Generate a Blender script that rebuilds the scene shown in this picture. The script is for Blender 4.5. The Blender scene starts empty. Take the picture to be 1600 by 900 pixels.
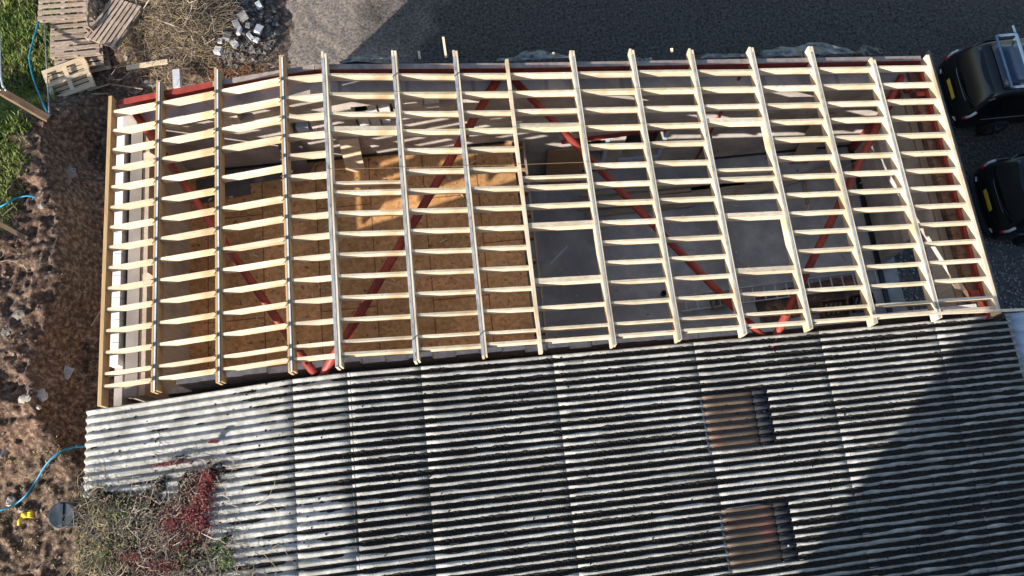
import bpy, bmesh, math, random
import numpy as np
from mathutils import Vector, Matrix
random.seed(7); rng = np.random.default_rng(7)
C = bpy.data.collections.new('Place'); bpy.context.scene.collection.children.link(C)
SC = bpy.context.scene
# ------------------------------------------------------------------ camera
F, NAD, PSI, CAMH = 1268.554, 365.814, 0.1050758, 19.184
up = np.array([0, NAD, F]); up /= np.linalg.norm(up)
fw = np.array([0, F, -NAD]); fw /= np.linalg.norm(fw)
rt = np.array([1., 0, 0])
XD = math.cos(PSI)*rt + math.sin(PSI)*fw
YD = -math.sin(PSI)*rt + math.cos(PSI)*fw
cam_data = bpy.data.cameras.new('camera'); cam = bpy.data.objects.new('camera', cam_data); C.objects.link(cam)
cam_data.sensor_width = 36; cam_data.lens = F/1600*36; cam_data.clip_end = 2000
M = Matrix([list(XD)+[0], list(YD)+[0], list(up)+[CAMH], [0, 0, 0, 1]])
cam.matrix_world = M
SC.camera = cam
# ------------------------------------------------------------------ light
SUN_AZ, SUN_EL = 42.5, 23.0        # shadows run toward +x +y
wd = bpy.data.worlds.new('World'); SC.world = wd; wd.use_nodes = True
nt = wd.node_tree; bg = nt.nodes['Background']
sky = nt.nodes.new('ShaderNodeTexSky'); sky.sky_type = 'NISHITA'; sky.sun_disc = False
sky.sun_elevation = math.radians(SUN_EL)
sx, sy = -math.cos(math.radians(SUN_AZ)), -math.sin(math.radians(SUN_AZ))   # toward the sun
sky.sun_rotation = math.atan2(sx, sy)
nt.links.new(sky.outputs[0], bg.inputs[0]); bg.inputs[1].default_value = 0.135
sl = bpy.data.lights.new('sun', 'SUN'); sl.energy = 5.0; sl.angle = math.radians(0.53); sl.color = (1, .95, .88)
so = bpy.data.objects.new('sun', sl); C.objects.link(so)
ce = math.cos(math.radians(SUN_EL))
so.rotation_euler = Vector((sx*ce, sy*ce, math.sin(math.radians(SUN_EL)))).to_track_quat('Z', 'Y').to_euler()
so.location = (-20, -20, 30)
SC.view_settings.view_transform = 'Standard'; SC.view_settings.look = 'None'
SC.view_settings.exposure = 0.9; SC.view_settings.gamma = 1
SC.render.resolution_x = 1024; SC.render.resolution_y = 576

def at(px, py, z):
    d = np.array([px-800, -(py-450), -F])
    w = np.array([d@XD, d@YD, d@up]); t = (z-CAMH)/w[2]
    return Vector((w[0]*t, w[1]*t, z))

# roof profile, metres above the yard
XS = [-7.021, -6.0, -4.794, -3.485, -2.678, -1.367, -0.184, 0.825, 2.171, 3.417, 4.685, 6.014, 7.347, 8.705, 10.004]
ZS = [4.875, 5.052, 5.271, 5.50, 5.50, 5.272, 5.066, 4.906, 4.716, 4.54, 4.356, 4.167, 3.988, 3.809, 3.637]
YS = [8.459, 8.05, 7.646, 7.263, 6.864, 6.446, 6.049, 5.655, 5.257, 4.86, 4.46, 4.06, 3.665, 3.266, 3.05]
XP = [-8.6]+XS+[11.5]; ZP = [4.875-.28]+ZS+[3.637-.2]
def prof(x): return float(np.interp(x, XP, ZP))

# ------------------------------------------------------------------ helpers
def tag(o, label=None, cat=None, group=None, kind=None):
    if label: o['label'] = label
    if cat: o['category'] = cat
    if group: o['group'] = group
    if kind: o['kind'] = kind
    return o
def empty(name, loc=(0, 0, 0), rz=0):
    o = bpy.data.objects.new(name, None); C.objects.link(o); o.location = loc; o.rotation_euler = (0, 0, rz); o.empty_display_size = .1
    return o
class MB:
    def __init__(s): s.v = []; s.f = []
    def add(s, vs, fs):
        b = len(s.v); s.v += [tuple(p) for p in vs]; s.f += [tuple(i+b for i in f) for f in fs]; return s
    def box(s, x0, x1, y0, y1, z0, z1):
        return s.hexa([(x0, y0, z0), (x1, y0, z0), (x1, y1, z0), (x0, y1, z0), (x0, y0, z1), (x1, y0, z1), (x1, y1, z1), (x0, y1, z1)])
    def hexa(s, p):
        return s.add(p, [(0, 3, 2, 1), (4, 5, 6, 7), (0, 1, 5, 4), (1, 2, 6, 5), (2, 3, 7, 6), (3, 0, 4, 7)])
    def bar(s, a, b, w, h, upv=(0, 0, 1)):
        a = Vector(a); b = Vector(b); d = (b-a).normalized(); u = Vector(upv)
        sd = d.cross(u).normalized()
        if sd.length < .1: sd = Vector((1, 0, 0))
        u = sd.cross(d).normalized(); p = []
        for c in (a, b):
            for i, j in ((-1, -1), (1, -1), (1, 1), (-1, 1)): p.append(c+sd*(i*w/2)+u*(j*h/2))
        return s.add(p, [(0, 1, 2, 3), (7, 6, 5, 4), (0, 4, 5, 1), (1, 5, 6, 2), (2, 6, 7, 3), (3, 7, 4, 0)])
    def tube(s, pts, r, n=6, r1=None):
        pts = [Vector(p) for p in pts]; m = len(pts); b = len(s.v)
        for i, p in enumerate(pts):
            d = (pts[min(i+1, m-1)]-pts[max(i-1, 0)]).normalized()
            a = d.cross(Vector((0, 0, 1)))
            if a.length < .05: a = d.cross(Vector((0, 1, 0)))
            a.normalize(); c = a.cross(d); rr = r if r1 is None else r+(r1-r)*i/(m-1)
            for k in range(n):
                t = 2*math.pi*k/n; s.v.append(tuple(p+a*math.cos(t)*rr+c*math.sin(t)*rr))
        for i in range(m-1):
            for k in range(n):
                s.f.append((b+i*n+k, b+i*n+(k+1) % n, b+(i+1)*n+(k+1) % n, b+(i+1)*n+k))
        s.f.append(tuple(b+k for k in range(n))); s.f.append(tuple(b+(m-1)*n+k for k in reversed(range(n))))
        return s
    def disc_stack(s, c, prof_, n=28, ax='z'):   # lathe about z: [(r,z)...]
        b = len(s.v)
        for r, z in prof_:
            for k in range(n):
                t = 2*math.pi*k/n; q = (r*math.cos(t), r*math.sin(t), z)
                if ax == 'y': q = (q[0], q[2], q[1])
                s.v.append((c[0]+q[0], c[1]+q[1], c[2]+q[2]))
        for i in range(len(prof_)-1):
            for k in range(n): s.f.append((b+i*n+k, b+i*n+(k+1) % n, b+(i+1)*n+(k+1) % n, b+(i+1)*n+k))
        s.f.append(tuple(b+k for k in range(n))); s.f.append(tuple(b+(len(prof_)-1)*n+k for k in range(n)))
        return s
    def xf(s, mat):
        s.v = [tuple(mat @ Vector(p)) for p in s.v]; return s
    def build(s, name, mat, parent=None, smooth=False, bevel=0, org=None):
        vs = s.v
        if org is not None: vs = [(p[0]-org[0], p[1]-org[1], p[2]-org[2]) for p in vs]
        me = bpy.data.meshes.new(name); me.from_pydata(vs, [], s.f); me.update()
        bm = bmesh.new(); bm.from_mesh(me); bmesh.ops.recalc_face_normals(bm, faces=bm.faces); bm.to_mesh(me); bm.free()
        if smooth:
            for p in me.polygons: p.use_smooth = True
        if mat: me.materials.append(mat)
        o = bpy.data.objects.new(name, me); C.objects.link(o)
        if org is not None: o.location = org
        if parent: o.parent = parent
        if bevel:
            md = o.modifiers.new('b', 'BEVEL'); md.width = bevel; md.segments = 2; md.limit_method = 'ANGLE'
        return o

# value noise
def _h(ix, iy, seed):
    n = (ix*374761393+iy*668265263+seed*1442695041) & 0x7fffffff
    n = ((n ^ (n >> 13))*1274126177) & 0x7fffffff
    return ((n ^ (n >> 16)) & 0xffff)/65535.
def vnoise(x, y, seed=0):
    x = np.asarray(x, float); y = np.asarray(y, float)
    ix = np.floor(x).astype(np.int64); iy = np.floor(y).astype(np.int64); fx = x-ix; fy = y-iy
    fx = fx*fx*(3-2*fx); fy = fy*fy*(3-2*fy)
    a = _h(ix, iy, seed); b = _h(ix+1, iy, seed); c = _h(ix, iy+1, seed); d = _h(ix+1, iy+1, seed)
    return a+(b-a)*fx+(c-a)*fy+(a-b-c+d)*fx*fy
def fbm(x, y, oct=4, seed=0, ridge=False):
    s = 0; a = .5; t = 0
    for o in range(oct):
        n = vnoise(np.asarray(x)*2**o+17.3*o, np.asarray(y)*2**o-9.1*o, seed+o)
        if ridge: n = 1-abs(2*n-1)
        s = s+a*n; t += a; a *= .5
    return s/t
def sstep(a, b, x):
    t = np.clip((x-a)/(b-a), 0, 1); return t*t*(3-2*t)

# ------------------------------------------------------------------ materials
MATS = {}
def mat(name, cols, scale=4, detail=6, rough=.85, bump=.2, bscale=None, stretch=(1, 1, 1), spots=None, metal=0, rnd=0., coord='Object', contrast=(.35, .65), spec=.3, wave=None, bdist=.02, vcol=False, stain=None):
    m = bpy.data.materials.new(name); m.use_nodes = True; N = m.node_tree.nodes; L = m.node_tree.links
    b = N['Principled BSDF']; b.inputs['Roughness'].default_value = rough; b.inputs['Metallic'].default_value = metal
    b.inputs['Specular IOR Level'].default_value = spec
    tc = N.new('ShaderNodeTexCoord'); mp = N.new('ShaderNodeMapping'); mp.inputs['Scale'].default_value = stretch
    L.new(tc.outputs[coord], mp.inputs['Vector']); vec = mp.outputs[0]
    if rnd:
        oi = N.new('ShaderNodeObjectInfo'); ml = N.new('ShaderNodeMath'); ml.operation = 'MULTIPLY'; ml.inputs[1].default_value = 47
        L.new(oi.outputs['Random'], ml.inputs[0]); va = N.new('ShaderNodeVectorMath'); va.operation = 'ADD'
        L.new(vec, va.inputs[0]); L.new(ml.outputs[0], va.inputs[1]); vec = va.outputs[0]
    no = N.new('ShaderNodeTexNoise'); no.inputs['Scale'].default_value = scale; no.inputs['Detail'].default_value = detail
    no.inputs['Roughness'].default_value = .62
    L.new(vec, no.inputs['Vector'])
    cr = N.new('ShaderNodeValToRGB'); cr.color_ramp.elements[0].position = contrast[0]; cr.color_ramp.elements[1].position = contrast[1]
    cr.color_ramp.elements[0].color = (*cols[0], 1); cr.color_ramp.elements[1].color = (*cols[-1], 1)
    if len(cols) == 3:
        e = cr.color_ramp.elements.new(sum(contrast)/2); e.color = (*cols[1], 1)
    L.new(no.outputs[0], cr.inputs[0]); col = cr.outputs[0]
    if spots:   # (colour, scale, threshold)
        sc_, ss, th = spots
        vo = N.new('ShaderNodeTexVoronoi'); vo.inputs['Scale'].default_value = ss; L.new(vec, vo.inputs['Vector'])
        r2 = N.new('ShaderNodeValToRGB'); r2.color_ramp.elements[0].position = th; r2.color_ramp.elements[0].color = (1, 1, 1, 1)
        r2.color_ramp.elements[1].position = th+.06; r2.color_ramp.elements[1].color = (0, 0, 0, 1)
        L.new(vo.outputs['Distance'], r2.inputs[0])
        mx = N.new('ShaderNodeMix'); mx.data_type = 'RGBA'; L.new(r2.outputs[0], mx.inputs[0]); L.new(col, mx.inputs[6]); mx.inputs[7].default_value = (*sc_, 1)
        col = mx.outputs[2]
    if stain:   # (colour, scale, lo, hi) large patches
        n3 = N.new('ShaderNodeTexNoise'); n3.inputs['Scale'].default_value = stain[1]; n3.inputs['Detail'].default_value = 5
        L.new(tc.outputs[coord], n3.inputs['Vector'])
        r3 = N.new('ShaderNodeMapRange'); r3.inputs[1].default_value = stain[2]; r3.inputs[2].default_value = stain[3]
        L.new(n3.outputs[0], r3.inputs[0])
        mx = N.new('ShaderNodeMix'); mx.data_type = 'RGBA'; L.new(r3.outputs[0], mx.inputs[0]); L.new(col, mx.inputs[6]); mx.inputs[7].default_value = (*stain[0], 1)
        col = mx.outputs[2]
    if vcol:
        at_ = N.new('ShaderNodeAttribute'); at_.attribute_name = 'tint'
        mx = N.new('ShaderNodeMix'); mx.data_type = 'RGBA'; mx.blend_type = 'MULTIPLY'; mx.inputs[0].default_value = 1
        L.new(col, mx.inputs[6]); L.new(at_.outputs[0], mx.inputs[7]); col = mx.outputs[2]
    if rnd:
        hs = N.new('ShaderNodeHueSaturation'); mr = N.new('ShaderNodeMapRange'); mr.inputs[3].default_value = 1-rnd; mr.inputs[4].default_value = 1+rnd*.6
        L.new(oi.outputs['Random'], mr.inputs[0]); L.new(mr.outputs[0], hs.inputs['Value']); L.new(col, hs.inputs['Color']); col = hs.outputs[0]
    L.new(col, b.inputs['Base Color'])
    if bump:
        n2 = N.new('ShaderNodeTexNoise'); n2.inputs['Scale'].default_value = bscale or scale*4; n2.inputs['Detail'].default_value = 5
        L.new(vec, n2.inputs['Vector'])
        bp = N.new('ShaderNodeBump'); bp.inputs['Strength'].default_value = bump; bp.inputs['Distance'].default_value = bdist
        L.new(n2.outputs[0], bp.inputs['Height']); L.new(bp.outputs[0], b.inputs['Normal'])
    MATS[name] = m; return m
PINE = [(.61, .465, .30), (.80, .675, .50)]
pine_y = mat('pine_along_y', PINE, 3, stretch=(14, .8, 14), rough=.7, bump=.1, spots=((.30, .17, .07), 1.6, .07), rnd=.16, stain=((.50, .34, .19), 1.2, .5, .72))
pine_x = mat('pine_along_x', PINE, 3, stretch=(.8, 14, 14), rough=.7, bump=.1, spots=((.32, .17, .07), 2.2, .09), rnd=.22, stain=((.52, .36, .20), 1.6, .5, .72))
pine_o = mat('pine_orange', [(.40, .24, .10), (.56, .37, .18)], 3, stretch=(14, .8, 14), rough=.7, bump=.1, spots=((.2, .1, .04), 1.3, .06), rnd=.08)
galv = mat('galvanised', [(.20, .20, .19), (.40, .40, .385)], 14, rough=.7, metal=0, bump=.05, stretch=(1, .35, 1), spots=((.12, .12, .12), 9, .1))
galv_pale = mat('galvanised_pale', [(.5, .5, .5), (.66, .66, .65)], 8, rough=.55, metal=0, bump=.03)
dark_metal = mat('dark_wire', [(.05, .05, .05), (.12, .11, .1)], 20, rough=.6, metal=.3)
red = mat('red_oxide_steel', [(.22, .032, .022), (.31, .052, .038)], 5, rough=.5, bump=.05, stain=((.12, .02, .015), 1.1, .5, .75))
red_dusty = mat('dusty_flange', [(.20, .155, .13), (.32, .26, .225)], 6, rough=.8, bump=.1, stain=((.22, .11, .08), 1.5, .58, .64))
concrete = mat('slab_concrete', [(.34, .325, .30), (.50, .48, .45)], 2.2, rough=.75, bump=.1, bscale=30, stain=((.25, .24, .23), .6, .42, .66), spots=((.1, .1, .1), 2.2, .03))
blockw = mat('blockwork', [(.26, .235, .21), (.38, .35, .32)], 5, rough=.95, bump=.5, bscale=50, stain=((.22, .2, .18), .8, .5, .7))
block_light = mat('pale_block', [(.45, .44, .43), (.62, .61, .60)], 8, rough=.95, bump=.4, bscale=60, rnd=.15)
brick_old = mat('old_brick', [(.12, .065, .04), (.28, .17, .11)], 9, rough=.95, bump=.6, stain=((.08, .06, .05), 2, .45, .6))
osb_dark = mat('joist_brown', [(.25, .14, .07), (.36, .22, .12)], 4, stretch=(.8, 10, 10))
ply = mat('ply_tan', [(.44, .36, .28), (.56, .47, .38)], 2, stretch=(6, 6, .5), rough=.8, bump=.1, stain=((.30, .22, .15), .9, .45, .7))
grey_board = mat('grey_board', [(.11, .09, .08), (.16, .135, .12)], 3, rough=.8, bump=.1, stain=((.3, .27, .24), .9, .62, .68))
blackp = mat('black_membrane', [(.012, .012, .013), (.03, .03, .032)], 6, rough=.35, bump=.3, bscale=12, spec=.5)
membr = mat('grey_membrane', [(.03, .033, .033), (.20, .20, .19)], 7, rough=.4, bump=.4, bscale=14, spec=.5)
carpaint = mat('black_car_paint', [(.006, .006, .007), (.009, .009, .010)], 2, rough=.22, bump=0, spec=.5)
carroof = mat('dark_blue_paint', [(.018, .03, .055), (.022, .036, .065)], 2, rough=.25, bump=0, spec=.5)
glass = mat('car_glass', [(.006, .007, .008), (.008, .009, .01)], 2, rough=.06, bump=0, spec=.5)
plate = mat('plate_yellow', [(.55, .38, .03), (.6, .42, .04)], 2, rough=.5, bump=0)
lampred = mat('lamp_red', [(.35, .01, .01), (.4, .02, .02)], 2, rough=.2, bump=0)
lampclear = mat('lamp_clear', [(.5, .5, .52), (.6, .6, .62)], 9, rough=.15, bump=0)
rackblue = mat('rack_steel', [(.12, .19, .27), (.18, .26, .34)], 5, rough=.35, metal=.3, bump=0)
rubber = mat('tyre_rubber', [(.012, .012, .012), (.02, .02, .02)], 6, rough=.8)
alloy = mat('alloy_rim', [(.22, .22, .24), (.32, .32, .34)], 6, rough=.35, metal=.8, bump=0)
hoseblue = mat('blue_pipe', [(.0, .16, .28), (.01, .24, .38)], 3, rough=.4, bump=0)
pallet_old = mat('pallet_weathered', [(.24, .17, .12), (.42, .33, .25)], 3, stretch=(2, 9, 9), rough=.9, bump=.3, rnd=.2)
pallet_new = mat('pallet_pale', [(.50, .37, .23), (.62, .50, .34)], 3, stretch=(2, 9, 9), rough=.85, bump=.2, rnd=.12)
twigm = mat('dry_twig', [(.12, .085, .055), (.33, .25, .17)], 6, rough=.9, rnd=0)
strawm = mat('dry_straw', [(.30, .22, .10), (.45, .36, .18)], 6, rough=.9)
stemgrey = mat('grey_stem', [(.12, .09, .065), (.30, .24, .18), (.50, .43, .35)], 4, rough=.9)
redleaf = mat('red_leaf', [(.06, .01, .01), (.20, .03, .028)], 14, rough=.6)
greenleaf = mat('green_leaf', [(.045, .08, .015), (.12, .17, .04)], 10, rough=.6)
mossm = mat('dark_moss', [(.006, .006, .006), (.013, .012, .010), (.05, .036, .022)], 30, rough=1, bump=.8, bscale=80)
grassm = mat('grass_blade', [(.06, .11, .015), (.17, .23, .04), (.32, .31, .12)], 1.7, rough=.6, contrast=(.3, .7))
barrelm = mat('barrel_lid', [(.025, .038, .05), (.045, .06, .075)], 5, rough=.5, bump=.1)
yellowm = mat('yellow_plastic', [(.65, .45, .02), (.75, .55, .03)], 4, rough=.5)
whitem = mat('white_plastic', [(.65, .65, .65), (.8, .8, .8)], 4, rough=.5)
alum = mat('ladder_alu', [(.35, .36, .38), (.5, .51, .52)], 6, rough=.35, metal=.5, bump=0)
pinkline = mat('orange_string', [(.35, .2, .1), (.4, .22, .12)], 2, bump=0)
yelline = mat('yellow_string', [(.45, .4, .12), (.5, .45, .15)], 2, bump=0)
rend = mat('caster_render', [(.30, .28, .25), (.38, .36, .33)], 2, rough=.9, bump=.1)
plankm = mat('old_plank', [(.28, .21, .14), (.40, .31, .22)], 3, stretch=(.8, 10, 10), rough=.85, rnd=.2)
metalroof = mat('blue_white_metal', [(.36, .43, .53), (.55, .62, .70)], 2, stretch=(.6, 4, 1), rough=.4, metal=.15, bump=.05)
tarpfg = mat('stone', [(.30, .27, .24), (.48, .45, .41)], 6, rough=.95, bump=.5, rnd=.25)

def asb():   # weathered fibre cement
    m = mat('fibre_cement', [(.25, .245, .225), (.42, .405, .37)], 7, rough=.95, bump=.6, bscale=40, stain=((.19, .18, .16), 1.7, .46, .70), spots=((.10, .09, .08), 9, .035), rnd=.05)
    return m
fibre = asb()
rooflight = mat('dirty_rooflight', [(.05, .036, .026), (.12, .085, .06)], 5, stretch=(.3, 2, 1), rough=.45, bump=.1, stain=((.15, .06, .045), 1.2, .6, .75))
flash = mat('rooflight_lap', [(.022, .022, .025), (.04, .04, .045)], 6, spec=.1, rough=.9, bump=.1, spots=((.6, .6, .6), 5, .05))

def osb():
    m = bpy.data.materials.new('osb_flakes'); m.use_nodes = True; N = m.node_tree.nodes; L = m.node_tree.links
    b = N['Principled BSDF']; b.inputs['Roughness'].default_value = .8; b.inputs['Specular IOR Level'].default_value = .2
    tc = N.new('ShaderNodeTexCoord')
    vo = N.new('ShaderNodeTexVoronoi'); vo.inputs['Scale'].default_value = 14; L.new(tc.outputs['Object'], vo.inputs[0])
    cr = N.new('ShaderNodeValToRGB'); cr.color_ramp.elements[0].color = (.56, .28, .105, 1); cr.color_ramp.elements[1].color = (.78, .44, .19, 1)
    sp = N.new('ShaderNodeSeparateColor'); L.new(vo.outputs['Color'], sp.inputs[0]); L.new(sp.outputs[0], cr.inputs[0])
    no = N.new('ShaderNodeTexNoise'); no.inputs['Scale'].default_value = 9; no.inputs['Detail'].default_value = 8; L.new(tc.outputs['Object'], no.inputs[0])
    r2 = N.new('ShaderNodeValToRGB'); r2.color_ramp.elements[0].position = .30; r2.color_ramp.elements[0].color = (.3, .25, .22, 1); r2.color_ramp.elements[1].position = .40; r2.color_ramp.elements[1].color = (1, 1, 1, 1)
    L.new(no.outputs[0], r2.inputs[0])
    mx = N.new('ShaderNodeMix'); mx.data_type = 'RGBA'; mx.blend_type = 'MULTIPLY'; mx.inputs[0].default_value = .9
    L.new(cr.outputs[0], mx.inputs[6]); L.new(r2.outputs[0], mx.inputs[7])
    n4 = N.new('ShaderNodeTexNoise'); n4.inputs['Scale'].default_value = .7; L.new(tc.outputs['Object'], n4.inputs[0])
    r4 = N.new('ShaderNodeValToRGB'); r4.color_ramp.elements[0].position = .4; r4.color_ramp.elements[0].color = (.75, .75, .75, 1); r4.color_ramp.elements[1].position = .6; r4.color_ramp.elements[1].color = (1.05, 1, 1, 1)
    L.new(n4.outputs[0], r4.inputs[0])
    m2 = N.new('ShaderNodeMix'); m2.data_type = 'RGBA'; m2.blend_type = 'MULTIPLY'; m2.inputs[0].default_value = 1
    L.new(mx.outputs[2], m2.inputs[6]); L.new(r4.outputs[0], m2.inputs[7])
    br = N.new('ShaderNodeTexBrick'); br.inputs['Scale'].default_value = 1; br.inputs['Brick Width'].default_value = 2.4; br.inputs['Row Height'].default_value = 1.22
    br.inputs['Mortar Size'].default_value = .014; br.inputs['Color1'].default_value = (1, 1, 1, 1); br.inputs['Color2'].default_value = (.9, .9, .9, 1); br.inputs['Mortar'].default_value = (.42, .36, .32, 1)
    mp = N.new('ShaderNodeMapping'); mp.inputs['Rotation'].default_value = (0, 0, math.pi/2); L.new(tc.outputs['Object'], mp.inputs[0]); L.new(mp.outputs[0], br.inputs[0])
    m3 = N.new('ShaderNodeMix'); m3.data_type = 'RGBA'; m3.blend_type = 'MULTIPLY'; m3.inputs[0].default_value = 1
    L.new(m2.outputs[2], m3.inputs[6]); L.new(br.outputs[0], m3.inputs[7]); L.new(m3.outputs[2], b.inputs['Base Color'])
    return m
osbm = osb()

def boards():   # wall boarding / block courses by height
    m = bpy.data.materials.new('block_wall_face'); m.use_nodes = True; N = m.node_tree.nodes; L = m.node_tree.links
    b = N['Principled BSDF']; b.inputs['Roughness'].default_value = .95; b.inputs['Specular IOR Level'].default_value = .15
    tc = N.new('ShaderNodeTexCoord'); sx_ = N.new('ShaderNodeSeparateXYZ'); L.new(tc.outputs['Object'], sx_.inputs[0])
    ad = N.new('ShaderNodeMath'); ad.operation = 'ADD'; L.new(sx_.outputs[0], ad.inputs[0]); L.new(sx_.outputs[1], ad.inputs[1])
    cb = N.new('ShaderNodeCombineXYZ'); L.new(ad.outputs[0], cb.inputs[0]); L.new(sx_.outputs[2], cb.inputs[1])
    br = N.new('ShaderNodeTexBrick'); br.inputs['Scale'].default_value = 1; br.inputs['Brick Width'].default_value = .45; br.inputs['Row Height'].default_value = .225
    br.inputs['Mortar Size'].default_value = .007; br.inputs['Mortar Smooth'].default_value = .3; br.inputs['Color1'].default_value = (.46, .41, .37, 1); br.inputs['Color2'].default_value = (.38, .34, .305, 1); br.inputs['Mortar'].default_value = (.30, .27, .245, 1)
    L.new(cb.outputs[0], br.inputs[0])
    no = N.new('ShaderNodeTexNoise'); no.inputs['Scale'].default_value = 1.3; no.inputs['Detail'].default_value = 8; L.new(tc.outputs['Object'], no.inputs[0])
    cr = N.new('ShaderNodeValToRGB'); cr.color_ramp.elements[0].position = .35; cr.color_ramp.elements[0].color = (.72, .7, .68, 1); cr.color_ramp.elements[1].position = .62; cr.color_ramp.elements[1].color = (1.12, 1.1, 1.08, 1)
    L.new(no.outputs[0], cr.inputs[0])
    mx = N.new('ShaderNodeMix'); mx.data_type = 'RGBA'; mx.blend_type = 'MULTIPLY'; mx.inputs[0].default_value = 1
    L.new(br.outputs[0], mx.inputs[6]); L.new(cr.outputs[0], mx.inputs[7]); L.new(mx.outputs[2], b.inputs['Base Color'])
    bp = N.new('ShaderNodeBump'); bp.inputs['Strength'].default_value = .4; bp.inputs['Distance'].default_value = .01
    n2 = N.new('ShaderNodeTexNoise'); n2.inputs['Scale'].default_value = 60; L.new(tc.outputs['Object'], n2.inputs[0]); L.new(n2.outputs[0], bp.inputs['Height']); L.new(bp.outputs[0], b.inputs['Normal'])
    return m
blockface = boards()

# ------------------------------------------------------------------ ground
def grid_mesh(name, x0, x1, y0, y1, st, zf, m, tintf=None, parent=None):
    nx = int(round((x1-x0)/st))+1; ny = int(round((y1-y0)/st))+1
    X, Y = np.meshgrid(np.linspace(x0, x1, nx), np.linspace(y0, y1, ny)); Z = zf(X, Y)
    v = np.stack([X.ravel(), Y.ravel(), Z.ravel()], 1)
    i = np.arange(nx*ny).reshape(ny, nx)
    f = np.stack([i[:-1, :-1].ravel(), i[:-1, 1:].ravel(), i[1:, 1:].ravel(), i[1:, :-1].ravel()], 1)
    me = bpy.data.meshes.new(name); me.vertices.add(len(v)); me.vertices.foreach_set('co', v.ravel())
    me.loops.add(f.size); me.loops.foreach_set('vertex_index', f.ravel().astype(np.int32))
    me.polygons.add(len(f)); me.polygons.foreach_set('loop_start', np.arange(0, f.size, 4, dtype=np.int32)); me.polygons.foreach_set('loop_total', np.full(len(f), 4, np.int32))
    me.update(calc_edges=True); me.validate()
    for p in me.polygons: p.use_smooth = True
    if tintf is not None:
        ca = me.color_attributes.new('tint', 'FLOAT_COLOR', 'POINT'); T = tintf(X, Y)
        ca.data.foreach_set('color', np.concatenate([T.reshape(-1, 3), np.ones((nx*ny, 1))], 1).ravel())
    me.materials.append(m); o = bpy.data.objects.new(name, me); C.objects.link(o)
    if parent: o.parent = parent
    return o
BX = -9.95
def hbase(X, Y):
    edge = BX + .25*np.sin(Y*1.1)+.35*(fbm(X*.8, Y*.8, 3, 5)-.5)
    south = sstep(3.6, 1.8, Y)
    bank = 1.25*(1-sstep(edge-.1, edge+.5, X))*(1-sstep(10.3, 12.5, Y))*(1-south)
    flat = .25*(1-sstep(-7.9, -6.6, X))*south
    low = -.45*sstep(-9.8, -9.0, X)*(1-sstep(-7.5, -7.2, X))*(1-south)*(1-sstep(9, 10, Y))
    mound = .55*np.exp(-(((X+7.7)/1.3)**2+((Y-13.7)/1.5)**2))+.28*np.exp(-(((X+6.1)/1.0)**2+((Y-13.4)/1.1)**2))
    return bank+flat+low+mound
def hdirt(X, Y):
    fade = 1-sstep(-5.4, -4.2, X)
    clod = fbm(X*1.5, Y*1.5, 3, 11, True)*.34+fbm(X*4.5, Y*4.5, 3, 23, True)*.22+fbm(X*12, Y*12, 2, 31)*.07-.26
    amp = (.35+.65*(1-sstep(-9.4, -9.0, X)))*(1-.35*sstep(2.5, 1, Y))
    amp = amp*(1-.45*sstep(10, 11.5, Y))
    return hbase(X, Y)*fade+clod*amp*fade-.06*(1-fade)
def tint(X, Y):
    n = fbm(X*1.2, Y*1.2, 4, 77)[..., None]; g = fbm(X*3, Y*3, 3, 99)[..., None]
    red_ = np.array([.92, .78, .68]); br = np.array([.80, .74, .67]); c = br+(red_-br)*np.clip((n-.4)*4, 0, 1)
    s = sstep(3.2, 1.5, Y)[..., None]; c = c*(1-s)+np.array([1.0, .93, .80])*s
    gv = sstep(-6.6, -5.0, X)[..., None]*sstep(10, 10.6, Y)[..., None]
    c = c*(1-gv)+np.array([1.0, .98, .95])*gv
    c = c*(.72+.5*g)
    gr = ((1-sstep(-11.3, -10.7, X+.3*np.maximum(0, 9.5-Y)))*sstep(5.0, 6.6, Y))[..., None]
    return c*(1-gr)+np.array([.35, .42, .18])*gr
soil = mat('soil', [(.022, .015, .012), (.105, .073, .056), (.32, .245, .195)], 9, detail=10, rough=1, bump=.7, bscale=30, bdist=.03, vcol=True, contrast=(.3, .7))
g1 = grid_mesh('dirt_ground', -16, -4.0, -4, 19, .045, hdirt, soil, tint); tag(g1, kind='structure')
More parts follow.
